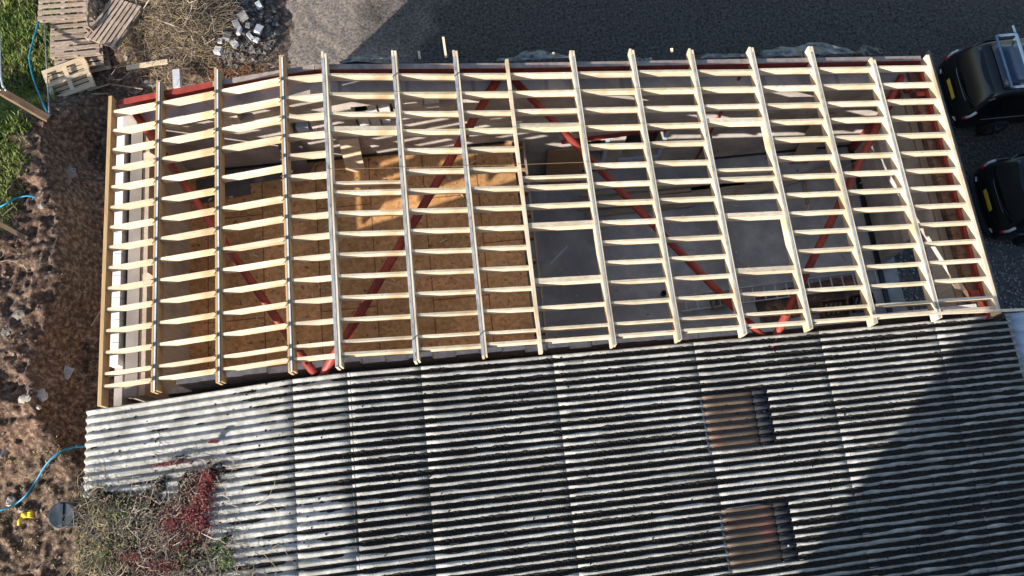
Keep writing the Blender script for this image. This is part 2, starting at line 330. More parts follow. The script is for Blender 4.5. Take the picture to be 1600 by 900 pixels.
# tarmac yard
def yardmat():
    m = bpy.data.materials.new('yard_tarmac'); m.use_nodes = True; N = m.node_tree.nodes; L = m.node_tree.links
    b = N['Principled BSDF']; b.inputs['Roughness'].default_value = .9; b.inputs['Specular IOR Level'].default_value = .25
    tc = N.new('ShaderNodeTexCoord'); no = N.new('ShaderNodeTexNoise'); no.inputs['Scale'].default_value = 13; no.inputs['Detail'].default_value = 10; no.inputs['Roughness'].default_value = .85
    L.new(tc.outputs['Object'], no.inputs[0])
    def ramp(a, b_, p0=.35, p1=.68):
        r = N.new('ShaderNodeValToRGB'); r.color_ramp.elements[0].position = p0; r.color_ramp.elements[1].position = p1
        r.color_ramp.elements[0].color = (*a, 1); r.color_ramp.elements[1].color = (*b_, 1); return r
    tar_shaded = ramp((.016, .0145, .013), (.17, .15, .13), .42, .64); gra_lit = ramp((.06, .047, .037), (.44, .36, .295), .38, .64); gry = ramp((.05, .05, .05), (.22, .215, .21))
    for r in (tar_shaded, gra_lit, gry): L.new(no.outputs[0], r.inputs[0])
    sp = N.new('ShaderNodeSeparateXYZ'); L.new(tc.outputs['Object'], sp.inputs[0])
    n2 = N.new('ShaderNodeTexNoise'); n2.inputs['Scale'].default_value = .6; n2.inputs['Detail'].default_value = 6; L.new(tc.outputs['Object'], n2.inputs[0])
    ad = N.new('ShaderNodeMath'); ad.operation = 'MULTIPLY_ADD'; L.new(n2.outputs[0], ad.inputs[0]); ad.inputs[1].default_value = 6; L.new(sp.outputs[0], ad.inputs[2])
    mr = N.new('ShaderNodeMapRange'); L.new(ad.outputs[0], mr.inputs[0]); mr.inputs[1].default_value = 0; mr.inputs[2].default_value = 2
    mx = N.new('ShaderNodeMix'); mx.data_type = 'RGBA'; L.new(mr.outputs[0], mx.inputs[0]); L.new(gra_lit.outputs[0], mx.inputs[6]); L.new(tar_shaded.outputs[0], mx.inputs[7])  # paler gravel paints the sunlit ground, darker tarmac the shaded side
    # grey gravel beside the building's right end
    a2 = N.new('ShaderNodeMath'); a2.operation = 'MULTIPLY_ADD'; L.new(n2.outputs[0], a2.inputs[0]); a2.inputs[1].default_value = 1.6; L.new(sp.outputs[1], a2.inputs[2])
    m2 = N.new('ShaderNodeMapRange'); L.new(a2.outputs[0], m2.inputs[0]); m2.inputs[1].default_value = 7.1; m2.inputs[2].default_value = 6.0
    mm = N.new('ShaderNodeMath'); mm.operation = 'MULTIPLY'; L.new(m2.outputs[0], mm.inputs[0])
    m3 = N.new('ShaderNodeMapRange'); L.new(sp.outputs[0], m3.inputs[0]); m3.inputs[1].default_value = 9; m3.inputs[2].default_value = 10; L.new(m3.outputs[0], mm.inputs[1])
    mz = N.new('ShaderNodeMix'); mz.data_type = 'RGBA'; L.new(mm.outputs[0], mz.inputs[0]); L.new(mx.outputs[2], mz.inputs[6]); L.new(gry.outputs[0], mz.inputs[7])
    # pale chippings
    vo = N.new('ShaderNodeTexVoronoi'); vo.inputs['Scale'].default_value = 7; vo.inputs['Randomness'].default_value = 1; L.new(tc.outputs['Object'], vo.inputs[0])
    r5 = N.new('ShaderNodeValToRGB'); r5.color_ramp.elements[0].position = .06; r5.color_ramp.elements[0].color = (.8, .8, .8, 1); r5.color_ramp.elements[1].position = .11; r5.color_ramp.elements[1].color = (0, 0, 0, 1)
    L.new(vo.outputs['Distance'], r5.inputs[0])
    m5 = N.new('ShaderNodeMix'); m5.data_type = 'RGBA'; L.new(r5.outputs[0], m5.inputs[0]); L.new(mz.outputs[2], m5.inputs[6]); m5.inputs[7].default_value = (.14, .135, .13, 1)
    L.new(m5.outputs[2], b.inputs['Base Color'])
    bp = N.new('ShaderNodeBump'); bp.inputs['Strength'].default_value = 1; bp.inputs['Distance'].default_value = .05; L.new(no.outputs[0], bp.inputs['Height']); L.new(bp.outputs[0], b.inputs['Normal'])
    return m
yardm = yardmat()
def hyard(X, Y): return (fbm(X*1.1, Y*1.1, 3, 41)-.5)*.05+(fbm(X*7, Y*7, 3, 43)-.5)*(.03+.06*(1-sstep(-3.5, -1, X)))
def yardz(X, Y): return hyard(X, Y)-.05*(1-sstep(-4.9, -4.3, X))
y1 = grid_mesh('yard', -5.0, 26, 8.9, 22, .07, yardz, yardm); tag(y1, kind='structure')
y2 = grid_mesh('yard', 10.02, 26, -8, 8.9, .08, hyard, yardm); tag(y2, kind='structure')
gm = MB(); R_ = 400
gm.add([(-R_, -R_, -.35), (R_, -R_, -.35), (R_, R_, -.35), (-R_, R_, -.35)], [(0, 1, 2, 3)])
tag(gm.build('ground', mat('field', [(.05, .075, .02), (.12, .12, .06)], .3, rough=1)), kind='structure')

def hz(x, y): return float(hdirt(np.array([x]), np.array([y]))[0])
# ------------------------------------------------------------------ grass
def blades(name, n, reg, hgt, m, dens=None):
    x = rng.uniform(reg[0], reg[1], n); y = rng.uniform(reg[2], reg[3], n)
    if dens is not None:
        k = rng.uniform(0, 1, n) < dens(x, y); x = x[k]; y = y[k]; n = len(x)
    z = hdirt(x, y)-.02; a = rng.uniform(0, 2*np.pi, n); h = rng.uniform(*hgt, n)*(.55+.9*fbm(x*1.5, y*1.5, 3, 8)); w = rng.uniform(.006, .014, n); l = rng.uniform(.3, 1.1, n)*h
    a2 = a+rng.uniform(-1, 1, n)+1.57
    P = np.stack([np.stack([x-np.cos(a)*w, y-np.sin(a)*w, z], 1), np.stack([x+np.cos(a)*w, y+np.sin(a)*w, z], 1),
                  np.stack([x+np.cos(a2)*l*.4+np.cos(a)*w*.7, y+np.sin(a2)*l*.4+np.sin(a)*w*.7, z+h*.6], 1),
                  np.stack([x+np.cos(a2)*l*.4-np.cos(a)*w*.7, y+np.sin(a2)*l*.4-np.sin(a)*w*.7, z+h*.6], 1),
                  np.stack([x+np.cos(a2)*l, y+np.sin(a2)*l, z+h], 1)], 1).reshape(-1, 3)
    b = np.arange(n)*5; me = bpy.data.meshes.new(name)
    F4 = np.stack([b, b+1, b+2, b+3], 1); F3 = np.stack([b+3, b+2, b+4], 1)
    me.from_pydata(P.tolist(), [], F4.tolist()+F3.tolist()); me.materials.append(m)
    o = bpy.data.objects.new(name, me); C.objects.link(o); return o
gd = lambda x, y: np.clip(sstep(-10.35, -10.95, x+.5*(fbm(x*1.3, y*1.3, 3, 3)-.5)+.30*np.maximum(0, 9.5-y))*sstep(5.0, 6.6, y), 0, 1)*(.35+.9*(fbm(x*2.2, y*2.2, 3, 61) > .42))
tag(blades('grass', 90000, (-14.5, -10.1, 3.0, 18), (.05, .16), grassm, gd), 'lush short green grass on top of the earth bank at the far left', 'grass', kind='stuff')
tag(blades('dry_grass', 9000, (-13.5, -7.5, -3, 3.2), (.04, .13), strawm, lambda x, y: (fbm(x*1.6, y*1.6, 3, 51) > .5)*.9), 'sparse dead straw coloured grass on the brown soil left of the old shed', 'grass', kind='stuff')

# ------------------------------------------------------------------ twigs
def twigs(n, cen, rad, zf, length, r, up_=.4, seg=5, dirbias=None, curl=.5, zr=.5, mb=None, acc=None):
    mb = mb or MB()
    for _ in range(n):
        a = random.uniform(0, 2*math.pi); q = math.sqrt(random.random())
        x = cen[0]+rad[0]*q*math.cos(a); y = cen[1]+rad[1]*q*math.sin(a)
        if acc and not acc(x, y) and random.random() > .06: continue
        z = zf(x, y)+random.uniform(0, zr)*(1-q*.75)
        an = random.uniform(0, 2*math.pi) if dirbias is None else random.gauss(dirbias, .7)
        el = random.uniform(-.25, up_); L_ = random.uniform(*length)/seg; pts = [(x, y, z)]
        for k in range(seg):
            an += random.gauss(0, curl); el += random.gauss(0, .2)
            x += math.cos(an)*math.cos(el)*L_; y += math.sin(an)*math.cos(el)*L_; z = max(z+math.sin(el)*L_, zf(x, y)+.005); pts.append((x, y, z))
        rr = random.uniform(*r); mb.tube(pts, rr, 3, rr*.4)
    return mb

# ------------------------------------------------------------------ unfinished building
B = empty('unfinished_building', (1.5, 5.9, 0))
tag(B, 'unfinished block and red steel building whose open pale timber roof frame shows the floors inside', 'building')
def part(mb, name, m, parent=B, **k):
    o = mb.build(name, m, None, **k); o.parent = parent
    o.matrix_parent_inverse = Matrix.Translation(parent.location).inverted() if parent.type == 'EMPTY' and parent.parent is None else Matrix.Identity(4)
    return o
DECK = 2.1
# floor
f = MB(); f.box(-7.0, 10.1, 2.75, 8.7, -.18, .02); part(f, 'concrete_floor', concrete)
# deck
f = MB(); f.box(-6.5, .88, 3.26, 8.4, DECK-.018, DECK); part(f, 'osb_deck', osbm, bevel=0)
for k in range(10):
    y = 3.3+k*.55; m_ = MB(); m_.box(-6.5, 1.12+.0*k, y-.024, y+.024, DECK-.24, DECK-.022); part(m_, 'deck_joist', osb_dark)
m_ = MB(); m_.box(1.125, 1.17, 3.0, 8.4, DECK-.24, DECK-.02); part(m_, 'rim_joist', plankm)
# top (far) wall, built in X strips round its openings, following the roof slope
def wall_y(y0, y1, x0, x1, holes, topoff, name, m, step=.6, jag=0):
    mb = MB(); xs = sorted(set([x0, x1]+[h[0] for h in holes]+[h[1] for h in holes]+[x for x in XS if x0 < x < x1]))
    for a, b in zip(xs[:-1], xs[1:]):
        hs = sorted([h for h in holes if h[0] <= a+1e-6 and h[1] >= b-1e-6], key=lambda h: h[2])
        z = -.15; segs = []
        for h in hs: segs.append((z, h[2])); z = h[3]
        for s0, s1 in segs: mb.box(a, b, y0, y1, s0, s1)
        ta, tb = prof(a)-topoff, prof(b)-topoff
        if min(ta, tb) > z+.02: mb.hexa([(a, y0, z), (b, y0, z), (b, y1, z), (a, y1, z), (a, y0, ta), (b, y0, tb), (b, y1, tb), (a, y1, ta)])
    return part(mb, name, m)
holes = [(-4.68, -4.36, 4.18, 4.5), (-3.78, -3.36, 3.45, 4.0), (-2.42, -1.58, 3.40, 4.35), (-.95, -.12, 4.12, 4.50),
         (2.44, 3.12, .55, 1.72), (3.60, 4.52, .62, 1.95)]
wall_y(8.4, 8.78, -7.0, 10.05, holes, .52, 'rear_wall', blockface)
# reveals' backing and frames seen in the openings
for (a, b, z0, z1) in holes[:3]:
    m_ = MB(); m_.box(a, b, 8.70, 8.76, z0, z1); part(m_, 'window_board', blackp)
m_ = MB()
for bx0, bx1, bz0, bz1 in ((-2.38, -2.16, 3.42, 3.8), (-2.13, -1.93, 3.42, 3.95), (-1.90, -1.72, 3.42, 3.9), (-2.1, -1.92, 3.97, 4.3), (-1.88, -1.66, 3.92, 4.25)): m_.box(bx0, bx1, 8.42+random.random()*.06, 8.6, bz0, bz1)
part(m_, 'block_infill', block_light)
m_ = MB(); m_.box(-3.7, -3.45, 8.42, 8.6, 3.47, 3.66); part(m_, 'block_infill', metalroof)
m_ = MB(); m_.box(-.93, -.62, 8.43, 8.62, 4.14, 4.42); part(m_, 'block_infill', block_light)
m_ = MB(); m_.box(-.58, -.14, 8.55, 8.75, 4.13, 4.46); part(m_, 'brick_backing', brick_old)
for (a, b, z0, z1) in holes[4:]:
    fr = MB(); fr.box(a-.04, b+.04, 8.34, 8.41, z0-.16, z0-.01); fr.box(b+.005, b+.10, 8.375, 8.42, z0-.01, z1); part(fr, 'window_sill', metalroof)
    m_ = MB(); m_.box(a, b, 8.72, 8.76, z0, z1); part(m_, 'window_board', blackp)
m_ = MB(); m_.bar((2.05, 8.37, 1.88), (4.6, 8.37, 2.06), .06, .11); part(m_, 'steel_lintel', red)
# skirting damp course strips along the base
m_ = MB(); m_.box(1.3, 9.7, 8.37, 8.399, .022, .10); part(m_, 'damp_course', blackp)
m_ = MB(); m_.box(9.60, 9.71, 2.95, 8.38, .024, .09); part(m_, 'damp_course', blackp)
m_ = MB(); m_.box(-6.4, .7, 8.36, 8.399, DECK+.003, DECK+.07); part(m_, 'damp_course', blackp)
# left wall: inner lining + outer blocks
m_ = MB(); m_.box(-6.62, -6.5, 2.95, 8.4, -.1, 4.25); part(m_, 'lining_board', ply)
m_ = MB(); m_.box(-6.86, -6.63, 2.95, 8.6, -.1, 4.28); part(m_, 'left_wall', blockface)
m_ = MB()
y = 3.55
while y < 8.4:
    L_ = .44; m_.box(-7.14, -6.97, y, y+L_-.012, 4.12, 4.335+random.uniform(-.006, .006)); y += L_
part(m_, 'top_block_course', whitem)
m_ = MB(); m_.box(-7.13, -6.98, 2.8, 8.7, -.1, 4.115); part(m_, 'left_outer_wall', blockface)
# right wall with the gravel seen through its door opening
m_ = MB(); m_.box(9.72, 9.90, 5.2, 8.4, -.1, 3.02); m_.box(9.72, 9.90, 3.25, 5.2, 2.25, 3.02); m_.box(9.72, 9.90, 2.8, 3.25, -.1, 3.02); part(m_, 'right_wall', blockface)
m_ = MB(); m_.box(9.655, 9.715, 5.22, 8.38, 1.45, 2.95); m_.box(9.655, 9.715, 3.0, 5.22, 2.26, 2.95)
part(m_, 'wall_boarding', mat('grey_boarding_lit', [(.54, .48, .42), (.70, .63, .56)], 2.4, stretch=(6, 6, .5), rough=.9, stain=((.40, .35, .30), 1.1, .45, .65)))  # boards paler than the wall below, partly painting its lit upper half
m_ = MB(); m_.box(9.60, 9.72, 3.0, 8.4, 2.955, 3.03); part(m_, 'wall_plate', plankm)
m_ = MB(); y = 3.0
while y < 8.3:
    m_.box(9.74, 9.93, y, y+.43, 3.022, 3.22); y += .44
part(m_, 'top_block_course', brick_old)
# near (party) wall: uneven top course, old brick leaf behind it
m_ = MB(); m_.box(-6.5, 9.6, 3.13, 3.25, -.1, 3.2)
x = -6.45
while x < 9.5:
    w = .44; t = prof(x+.2)-1.05
    if random.random() < .8: m_.box(x, x+w-.01, 3.13, 3.25, 3.2, max(3.21, t)+random.choice((0, 0, -.2)) if t > 3.45 else 3.25)
    x += w
part(m_, 'party_wall', block_light)
m_ = MB(); xs = np.arange(-7.0, 10, .5)
for x in xs:
    t = min(prof(x), prof(x+.5))-1.45+random.uniform(-.06, .06); m_.box(x, x+.5, 2.62, 2.97, -.1, t)
part(m_, 'old_brick_wall', brick_old)

# steel
def steel_beam(pts, name, w=.13, h=.36, zoff=0, yc=8.76):
    for (xa, xb) in pts:
        za, zb = prof(xa)-.145, prof(xb)-.145
        body = MB(); y0, y1 = 8.715, 8.82
        body.hexa([(xa, y0+.0, za-h), (xb, y0, zb-h), (xb, y1, zb-h), (xa, y1, za-h), (xa, y0, za-.012), (xb, y0, zb-.012), (xb, y1, zb-.012), (xa, y1, za-.012)])
        o = part(body, name, red)
        t = MB(); t.hexa([(xa, y0-.004, za-.01), (xb, y0-.004, zb-.01), (xb, y1+.004, zb-.01), (xa, y1+.004, za-.01), (xa, y0-.004, za), (xb, y0-.004, zb), (xb, y1+.004, zb), (xa, y1+.004, za)])
        c = t.build('flange', red if xb < -4.9 else red_dusty, None); c.parent = o
steel_beam([(-6.95, -4.95), (-4.94, -2.9), (-2.89, .83), (.84, 9.93)], 'steel_beam')
m_ = MB(); m_.box(9.915, 9.965, 2.9, 8.7, 3.24, 3.372); part(m_, 'steel_beam', red)
for y in (8.0, 3.45):
    m_ = MB(); m_.box(9.72, 9.912, y-.06, y+.06, 3.24, 3.34); part(m_, 'steel_bracket', red)
def rb(px, py, off):
    z = 4.5
    for _ in range(30): p = at(px, py, z); z = prof(p.x)-off
    return at(px, py, z)
for a, b, r, o_ in [((212, 178), (492, 585), .075, .42), ((778, 122), (503, 590), .085, .45), ((800, 122), (1192, 527), .075, .42), ((1408, 120), (1203, 545), .078, .42)]:
    p, q = rb(*a, o_), rb(*b, o_); m_ = MB(); m_.tube([p, (p+q)/2+Vector((0, 0, -.03)), q], r, 10); part(m_, 'steel_brace', red, smooth=True)
m_ = MB(); m_.tube([at(1158, 116, 3.85), at(1086, 252, .6)], .035, 8); part(m_, 'steel_brace', red, smooth=True)
for x in (9.75,):
    m_ = MB(); m_.box(9.62, 9.79, 8.2, 8.36, 0, 3.15); part(m_, 'steel_column', red)
p = at(1243, 520, 2.5); m_ = MB(); m_.box(p.x-.05, p.x+.05, p.y-.05, p.y+.05, 0, 3.1); part(m_, 'steel_column', red)

# timber beams and noggins
YT = [8.85, 8.99, 9.01, 9.0, 9.0, 9.03, 9.04, 8.83, 9.01, 9.03, 9.02, 9.04, 9.03, 8.72, 8.76]
beams = []
for k, X in enumerate(XS):
    z = ZS[k]; y0, y1 = (2.72 if k < 1 else 2.835)+.009*max(0, k-4), YT[k]; hw = .05
    single = k in (0, 7, 14)
    if single: hw = .035
    org = (X, y0, z); e = MB()
    d = .26
    if single: e.box(X-hw, X+hw, y0, y1, z-d, z)
    else:
        e.box(X-hw, X-.004, y0, y1, z-d, z); e.box(X+.004, X+hw, y0+.02, y1-random.uniform(0, .06), z-d, z-.003)
    o = part(e, 'timber_beam', pine_o if k < 4 else pine_y, bevel=.003)
    beams.append(o)
    s = MB()
    if 1 <= k <= 3:
        s.box(X-.003, X+.026, y0, y1-.05, z+.001, z+.012)
        sm = galv_pale
        hk = MB()
        for Y in YS:
            for sgn in (-1, 1):
                hk.bar((X+sgn*.012, Y+.05, z+.016), (X+sgn*.012-.004, Y-.02, z+.02), .012, .01)
                hk.bar((X-.045, Y+.03*sgn, z+.008), (X-.085, Y+.05*sgn, z-.03), .014, .01)
        hk.bar((X-.0085, y0, z+.003), (X-.0085, y1-.05, z+.003), .008, .006); hk.bar((X+.0315, y0, z+.003), (X+.0315, y1-.05, z+.003), .008, .006)
        h_ = hk.build('joist_hangers', dark_metal, None); h_.parent = o
    elif k in (4, 5, 6):
        s.box(X-hw-.003, X+.004, y0+.01, y1-.15, z+.001, z+.004); sm = galv
    elif k == 7: s = None
    elif k == 14:
        s.box(X+.036, X+.075, y0-.1, y1+.1, z-.30, z+.015); sm = blackp
    elif k == 0:
        s.box(X-.037, X-.034, y0, y1, z-.2, z-.02); sm = galv
    else:
        s.box(X-.026, X+.014, y0+.01, y1-.15, z+.001, z+.004); sm = galv
    if s:
        c = s.build('metal_strip' if k != 14 else 'membrane_edge', sm, None); c.parent = o
    if k in (5, 6):   # wrapped binding straps
        w = MB()
        for yy in (y0+.42, y1-.55): w.bar((X-.06, yy-.04, z+.008), (X+.06, yy+.05, z+.008), .018, .006)
        c = w.build('binding_strap', dark_metal, None); c.parent = o
missing = {2: {4}, 4: {4, 5}, 7: {4, 5, 9, 10}, 10: {4, 5, 9, 10}}
shift = {(2, 5): .22, (4, 3): .06, (7, 3): .06, (7, 8): .0, (7, 11): .11, (10, 3): .05, (10, 11): .07}
for k in range(14):
    xa, xb = XS[k]+.052, XS[k+1]-.052
    if k in (0, 7): xa -= .015
    if k+1 in (7, 14): xb += .014
    za, zb = ZS[k]-.03, ZS[k+1]-.03
    meshes = {}
    def nog(w, d, nm):
        if (w, d) in meshes: return meshes[(w, d)]
        m_ = MB(); cx = XS[k]
        m_.hexa([(xa-cx, -w/2, za-d-5), (xb-cx, -w/2, zb-d-5), (xb-cx, w/2, zb-d-5), (xa-cx, w/2, za-d-5), (xa-cx, -w/2, za-5), (xb-cx, -w/2, zb-5), (xb-cx, w/2, zb-5), (xa-cx, w/2, za-5)])
        o = m_.build(nm, pine_x, None, bevel=.002); meshes[(w, d)] = o.data; bpy.data.objects.remove(o); return meshes[(w, d)]
    rowsk = []
    for j, Y in enumerate(YS):
        if j in missing.get(k, ()): continue
        off = .018+.03*(Y-3)/5
        y = Y+off+shift.get((k, j), 0)+random.uniform(-.006, .006)
        thick = (k, j) in {(4, 3), (7, 3), (7, 8), (7, 11), (10, 3), (10, 8), (10, 11)}
        rowsk.append((y, thick))
    if k in (4, 7, 10): rowsk.append((YS[6]+.03+.19, False))   # trimmer beside the opening
    for y, thick in rowsk:
        me = nog(.10 if thick else .048, .205, 'noggin')
        o = bpy.data.objects.new('noggin', me); C.objects.link(o); o.parent = beams[k]
        o.location = (XS[k]+random.uniform(-.002, .002), y, 5+random.uniform(-.004, .003)); o.rotation_euler = (0, 0, random.uniform(-.0035, .0035))
        md = o.modifiers.new('b', 'BEVEL'); md.width = .002; md.segments = 1
for (px, py) in ((233, 246), (232, 436)):
    p = rb(px, py, .02); m_ = MB(); m_.add([p+Vector(q) for q in ((-.11, .10, 0), (-.11, -.10, -.02), (.10, -.10, 0), (.12, .02, .01), (-.02, .13, 0), (-.11, .10, -.02), (-.11, -.10, -.04), (.10, -.10, -.02), (.12, .02, -.01), (-.02, .13, -.02))],
        [(0, 1, 2, 3, 4), (9, 8, 7, 6, 5), (0, 5, 6, 1), (1, 6, 7, 2), (2, 7, 8, 3), (3, 8, 9, 4), (4, 9, 5, 0)]); part(m_, 'plywood_gusset', pallet_new)

# ------------------------------------------------------------------ membranes hanging over the far wall
def sheet(pa, pb, wid, amp, label, m, seed, drop=.25, name='plastic_sheet', grp=None):
    nx, ny = 46, 10; V = []; F_ = []
    a = Vector(pa); b = Vector(pb)
    for i in range(nx):
        t = i/(nx-1); env = math.sin(math.pi*min(1, max(0, t)))**.5
        for j in range(ny):
            s = j/(ny-1); w = wid*(.35+.65*env)*(.7+.6*vnoise(t*5, seed*3.1, seed))
            x = a.x+(b.x-a.x)*t; y = a.y+(b.y-a.y)*t+s*float(w)
            z = a.z+(b.z-a.z)*t-drop*s*s+amp*float(fbm(t*9+s*1.5, s*3+seed, 3, seed)-.5)*2
            V.append((x, y, z))
    for i in range(nx-1):
        for j in range(ny-1): F_.append((i*ny+j, (i+1)*ny+j, (i+1)*ny+j+1, i*ny+j+1))
    mb = MB().add(V, F_); o = mb.build(name, m, None, smooth=True); md = o.modifiers.new('s', 'SOLIDIFY'); md.thickness = .006
    tag(o, label, 'plastic sheet', grp); return o
def roofpt(px, py, off): 
    p = rb(px, py, off); return p
sheets = [((530, 97), (628, 91), .17, .07, 'short crumpled black plastic sheet hanging over the rear wall beside two small timber pegs', membr, 1),
 ((775, 96), (892, 91), .17, .08, 'loose grey black plastic strip folded over the rear wall near the middle of the building', membr, 2),
 ((985, 95), (1022, 95), .10, .05, 'smallest shiny grey plastic scrap on the rear wall beside a timber peg', membr, 3),
 ((1095, 92), (1172, 88), .14, .05, 'flat shiny grey plastic strip on the rear wall left of the biggest crumpled sheet', membr, 4),
 ((1192, 90), (1338, 84), .26, .09, 'biggest crumpled grey plastic sheet bulging over the rear wall', membr, 5),
 ((1338, 88), (1388, 84), .20, .08, 'twisted black plastic sheet at the right end of the rear wall', blackp, 6)]
for a, b, w, am, lab, m, sd in sheets:
    pa, pb = roofpt(*a, .24), roofpt(*b, .24); pa.y = max(pa.y, 8.80); pb.y = max(pb.y, 8.80)
    sheet(pa, pb, w*1.5, am, lab, m, sd, .16)
sheet(rb(560, 108, .33)+Vector((0, -.12, 0)), rb(612, 106, .33)+Vector((0, -.12, 0)), .16, .03, 'pale grey membrane flap lying along the inner edge of the red rear beam', galv_pale, 9, .02)

# black membrane roll running down the outside of the rear wall
m_ = MB(); pts = []
for i in range(60):
    t = i/59; x = -2.4+t*12.2; pts.append((x, 8.90+.03*math.sin(t*37)+.02*math.sin(t*91), prof(x)-.36+.03*math.sin(t*53)))
m_.tube(pts, .045, 6); tag(m_.build('damp_membrane_roll', blackp, None, smooth=True), 'long black membrane edge running along the outside of the rear wall', 'membrane')

# pegs / battens standing on the rear side
for px, py, l, lab in [(656, 92, .16, 'short pale timber peg standing behind the rear wall, leftmost one'), (697, 90, .42, 'tallest pale timber stake leaning behind the rear wall'), (865, 87, .07, 'tiny pale peg behind the rear wall by the folded plastic strip'), (1017, 94, .05, 'tiny pale peg above the smallest plastic scrap'), (1050, 82, .09, 'pale peg between the fourth and fifth roof beams right of the middle')]:
    z = prof(rb(px, py, .3).x)-.3; p = at(px, py, z); m_ = MB(); m_.bar(p, p+Vector((-.04*l, l*.9, l*.35)), .045, .045)
    tag(m_.build('timber_peg', pine_y, None), lab, 'timber peg', 'timber pegs behind the rear wall')

# string lines over the beams
def strings(name, ya, xa, xb, m, lab):
    pts = []
    for x in np.arange(xa, xb, .35): pts.append((x, ya, prof(x)+.012))
    m_ = MB().tube(pts, .003, 4); tag(m_.build(name, m, None), lab, 'string', 'builder string lines')
strings('string_line', 8.10, -2.6, 6.0, yelline, 'pale yellow string line stretched over the beams nearest the rear wall')
strings('string_line', 7.30, -1.3, 4.7, yelline, 'pale yellow string line over the beams through the far edge of the roof openings')
strings('string_line', 6.52, -2.7, 2.2, pinkline, 'orange string line crossing the roof opening above the boarded deck')

# long loose batten at the near right corner
a = rb(1362, 494, -.05); b = rb(1640, 484, -.05); a.z = prof(a.x)+.05; b.z = prof(10)+.02
m_ = MB().bar(a, b, .05, .045); tag(m_.build('loose_batten', pine_x, None), 'long loose timber batten laid on the frame and sticking out past its right end', 'timber batten')

# ------------------------------------------------------------------ things on the deck and floor
def bxr(name, c, sx_, sy_, sz_, rz, m, label, cat, grp=None, rx=0, ry=0, bevel=.003):
    m_ = MB().box(-sx_/2, sx_/2, -sy_/2, sy_/2, 0, sz_); o = m_.build(name, m, None, bevel=bevel); o.location = c; o.rotation_euler = (rx, ry, rz); tag(o, label, cat, grp); return o
p = at(395, 262, DECK+.03); bxr('plasterboard_sheet', (p.x, p.y+.05, DECK+.004), 1.55, .85, .013, .07, grey_board, 'dark grey board sheet lying on the boarded deck in the far left corner', 'board')
p = at(375, 322, DECK); bxr('plasterboard_sheet', (-5.75, 7.95, DECK+.004), 1.2, .6, .012, .1, grey_board, 'smaller grey board sheet against the left end of the rear wall', 'board')
# long level on the deck
p = at(490, 229, DECK+.05); e = empty('spirit_level', (p.x, p.y, DECK+.03), .05); tag(e, 'silver slotted metal rail with dark ends on the far side of the deck', 'spirit level')
m_ = MB().box(-.55, .55, -.035, .035, 0, .03); o = m_.build('rail_body', alum, e)
for i, xx in enumerate((-.42, -.15, .12, .38)):
    m_ = MB().disc_stack((xx, 0, .0305), [(.016, 0), (.016, .002)], 12); m_.build('round_hole', blackp, o)
for xx in (-.57, .57): MB().box(xx-.02, xx+.02, -.04, .04, -.002, .034).build('end_cap', blackp, e)
# lamp stand / tripod with white parts
e = empty('work_light', (at(463, 290, DECK).x, at(463, 290, DECK).y, DECK)); tag(e, 'small chrome work light with white lamps standing on the deck between the two ridge beams', 'work light')
MB().tube([(0, 0, 0), (0, 0, .9)], .012, 6).build('pole', alum, e)
MB().disc_stack((0, 0, .9), [(.01, 0), (.05, .03), (.05, .07), (.02, .09)], 12).build('lamp', whitem, e, smooth=True)
MB().disc_stack((.02, .1, .5), [(.01, 0), (.04, .02), (.04, .06), (.02, .08)], 12).build('lamp', whitem, e, smooth=True)
for a_ in (0, 2.1, 4.2): MB().tube([(0, 0, .3), (.22*math.cos(a_), .22*math.sin(a_), .01)], .009, 5).build('leg', alum, e)
p = at(487, 262, DECK); m_ = MB().bar((p.x-.12, p.y-.28, DECK+.03), (p.x+.12, p.y+.1, DECK+.03), .03, .02); tag(m_.build('timber_offcut', pallet_new, None), 'short pale timber lath lying on the deck beside the work light', 'timber offcut')

for (X0, z0, w, h, m_n, lab) in [(-4.25, DECK, .5, 1.1, 'grey_board', 'narrow grey board leaning on the rear wall left of the ridge beams'), (-2.95, DECK, .42, .95, 'pallet_pale', 'pale offcut board leaning on the rear wall under the ridge'), (1.7, .02, .9, 1.5, 'joist_brown', 'brown sheet leaning on the rear wall right of the deck edge'), (8.0, .02, .5, 2.0, 'old_plank', 'tall thin plank leaning in the right rear corner')]:
    m_ = MB().hexa([(X0, 8.02, z0), (X0+w, 8.02, z0), (X0+w, 8.045, z0), (X0, 8.045, z0), (X0+.03, 8.35, z0+h), (X0+w+.03, 8.35, z0+h), (X0+w+.03, 8.375, z0+h), (X0+.03, 8.375, z0+h)])
    tag(m_.build('leaning_board', MATS[m_n], None), lab, 'board')
mb = MB()
for _ in range(260):
    if random.random() < .45: x, y, z = random.uniform(-6.3, .7), random.uniform(3.6, 8.0), DECK+.002
    else: x, y, z = random.uniform(1.4, 9.4), random.uniform(3.5, 8.0), .022
    a = random.uniform(0, 3.14); l = random.choice((.02, .03, .05, .09)); mb.bar((x-l*math.cos(a), y-l*math.sin(a), z+.01), (x+l*math.cos(a), y+l*math.sin(a), z+.01), random.uniform(.012, .04), .018)
tag(mb.build('timber_scraps', pallet_new, None), 'small timber offcuts and shavings scattered over the inside floors', 'offcuts', kind='stuff')
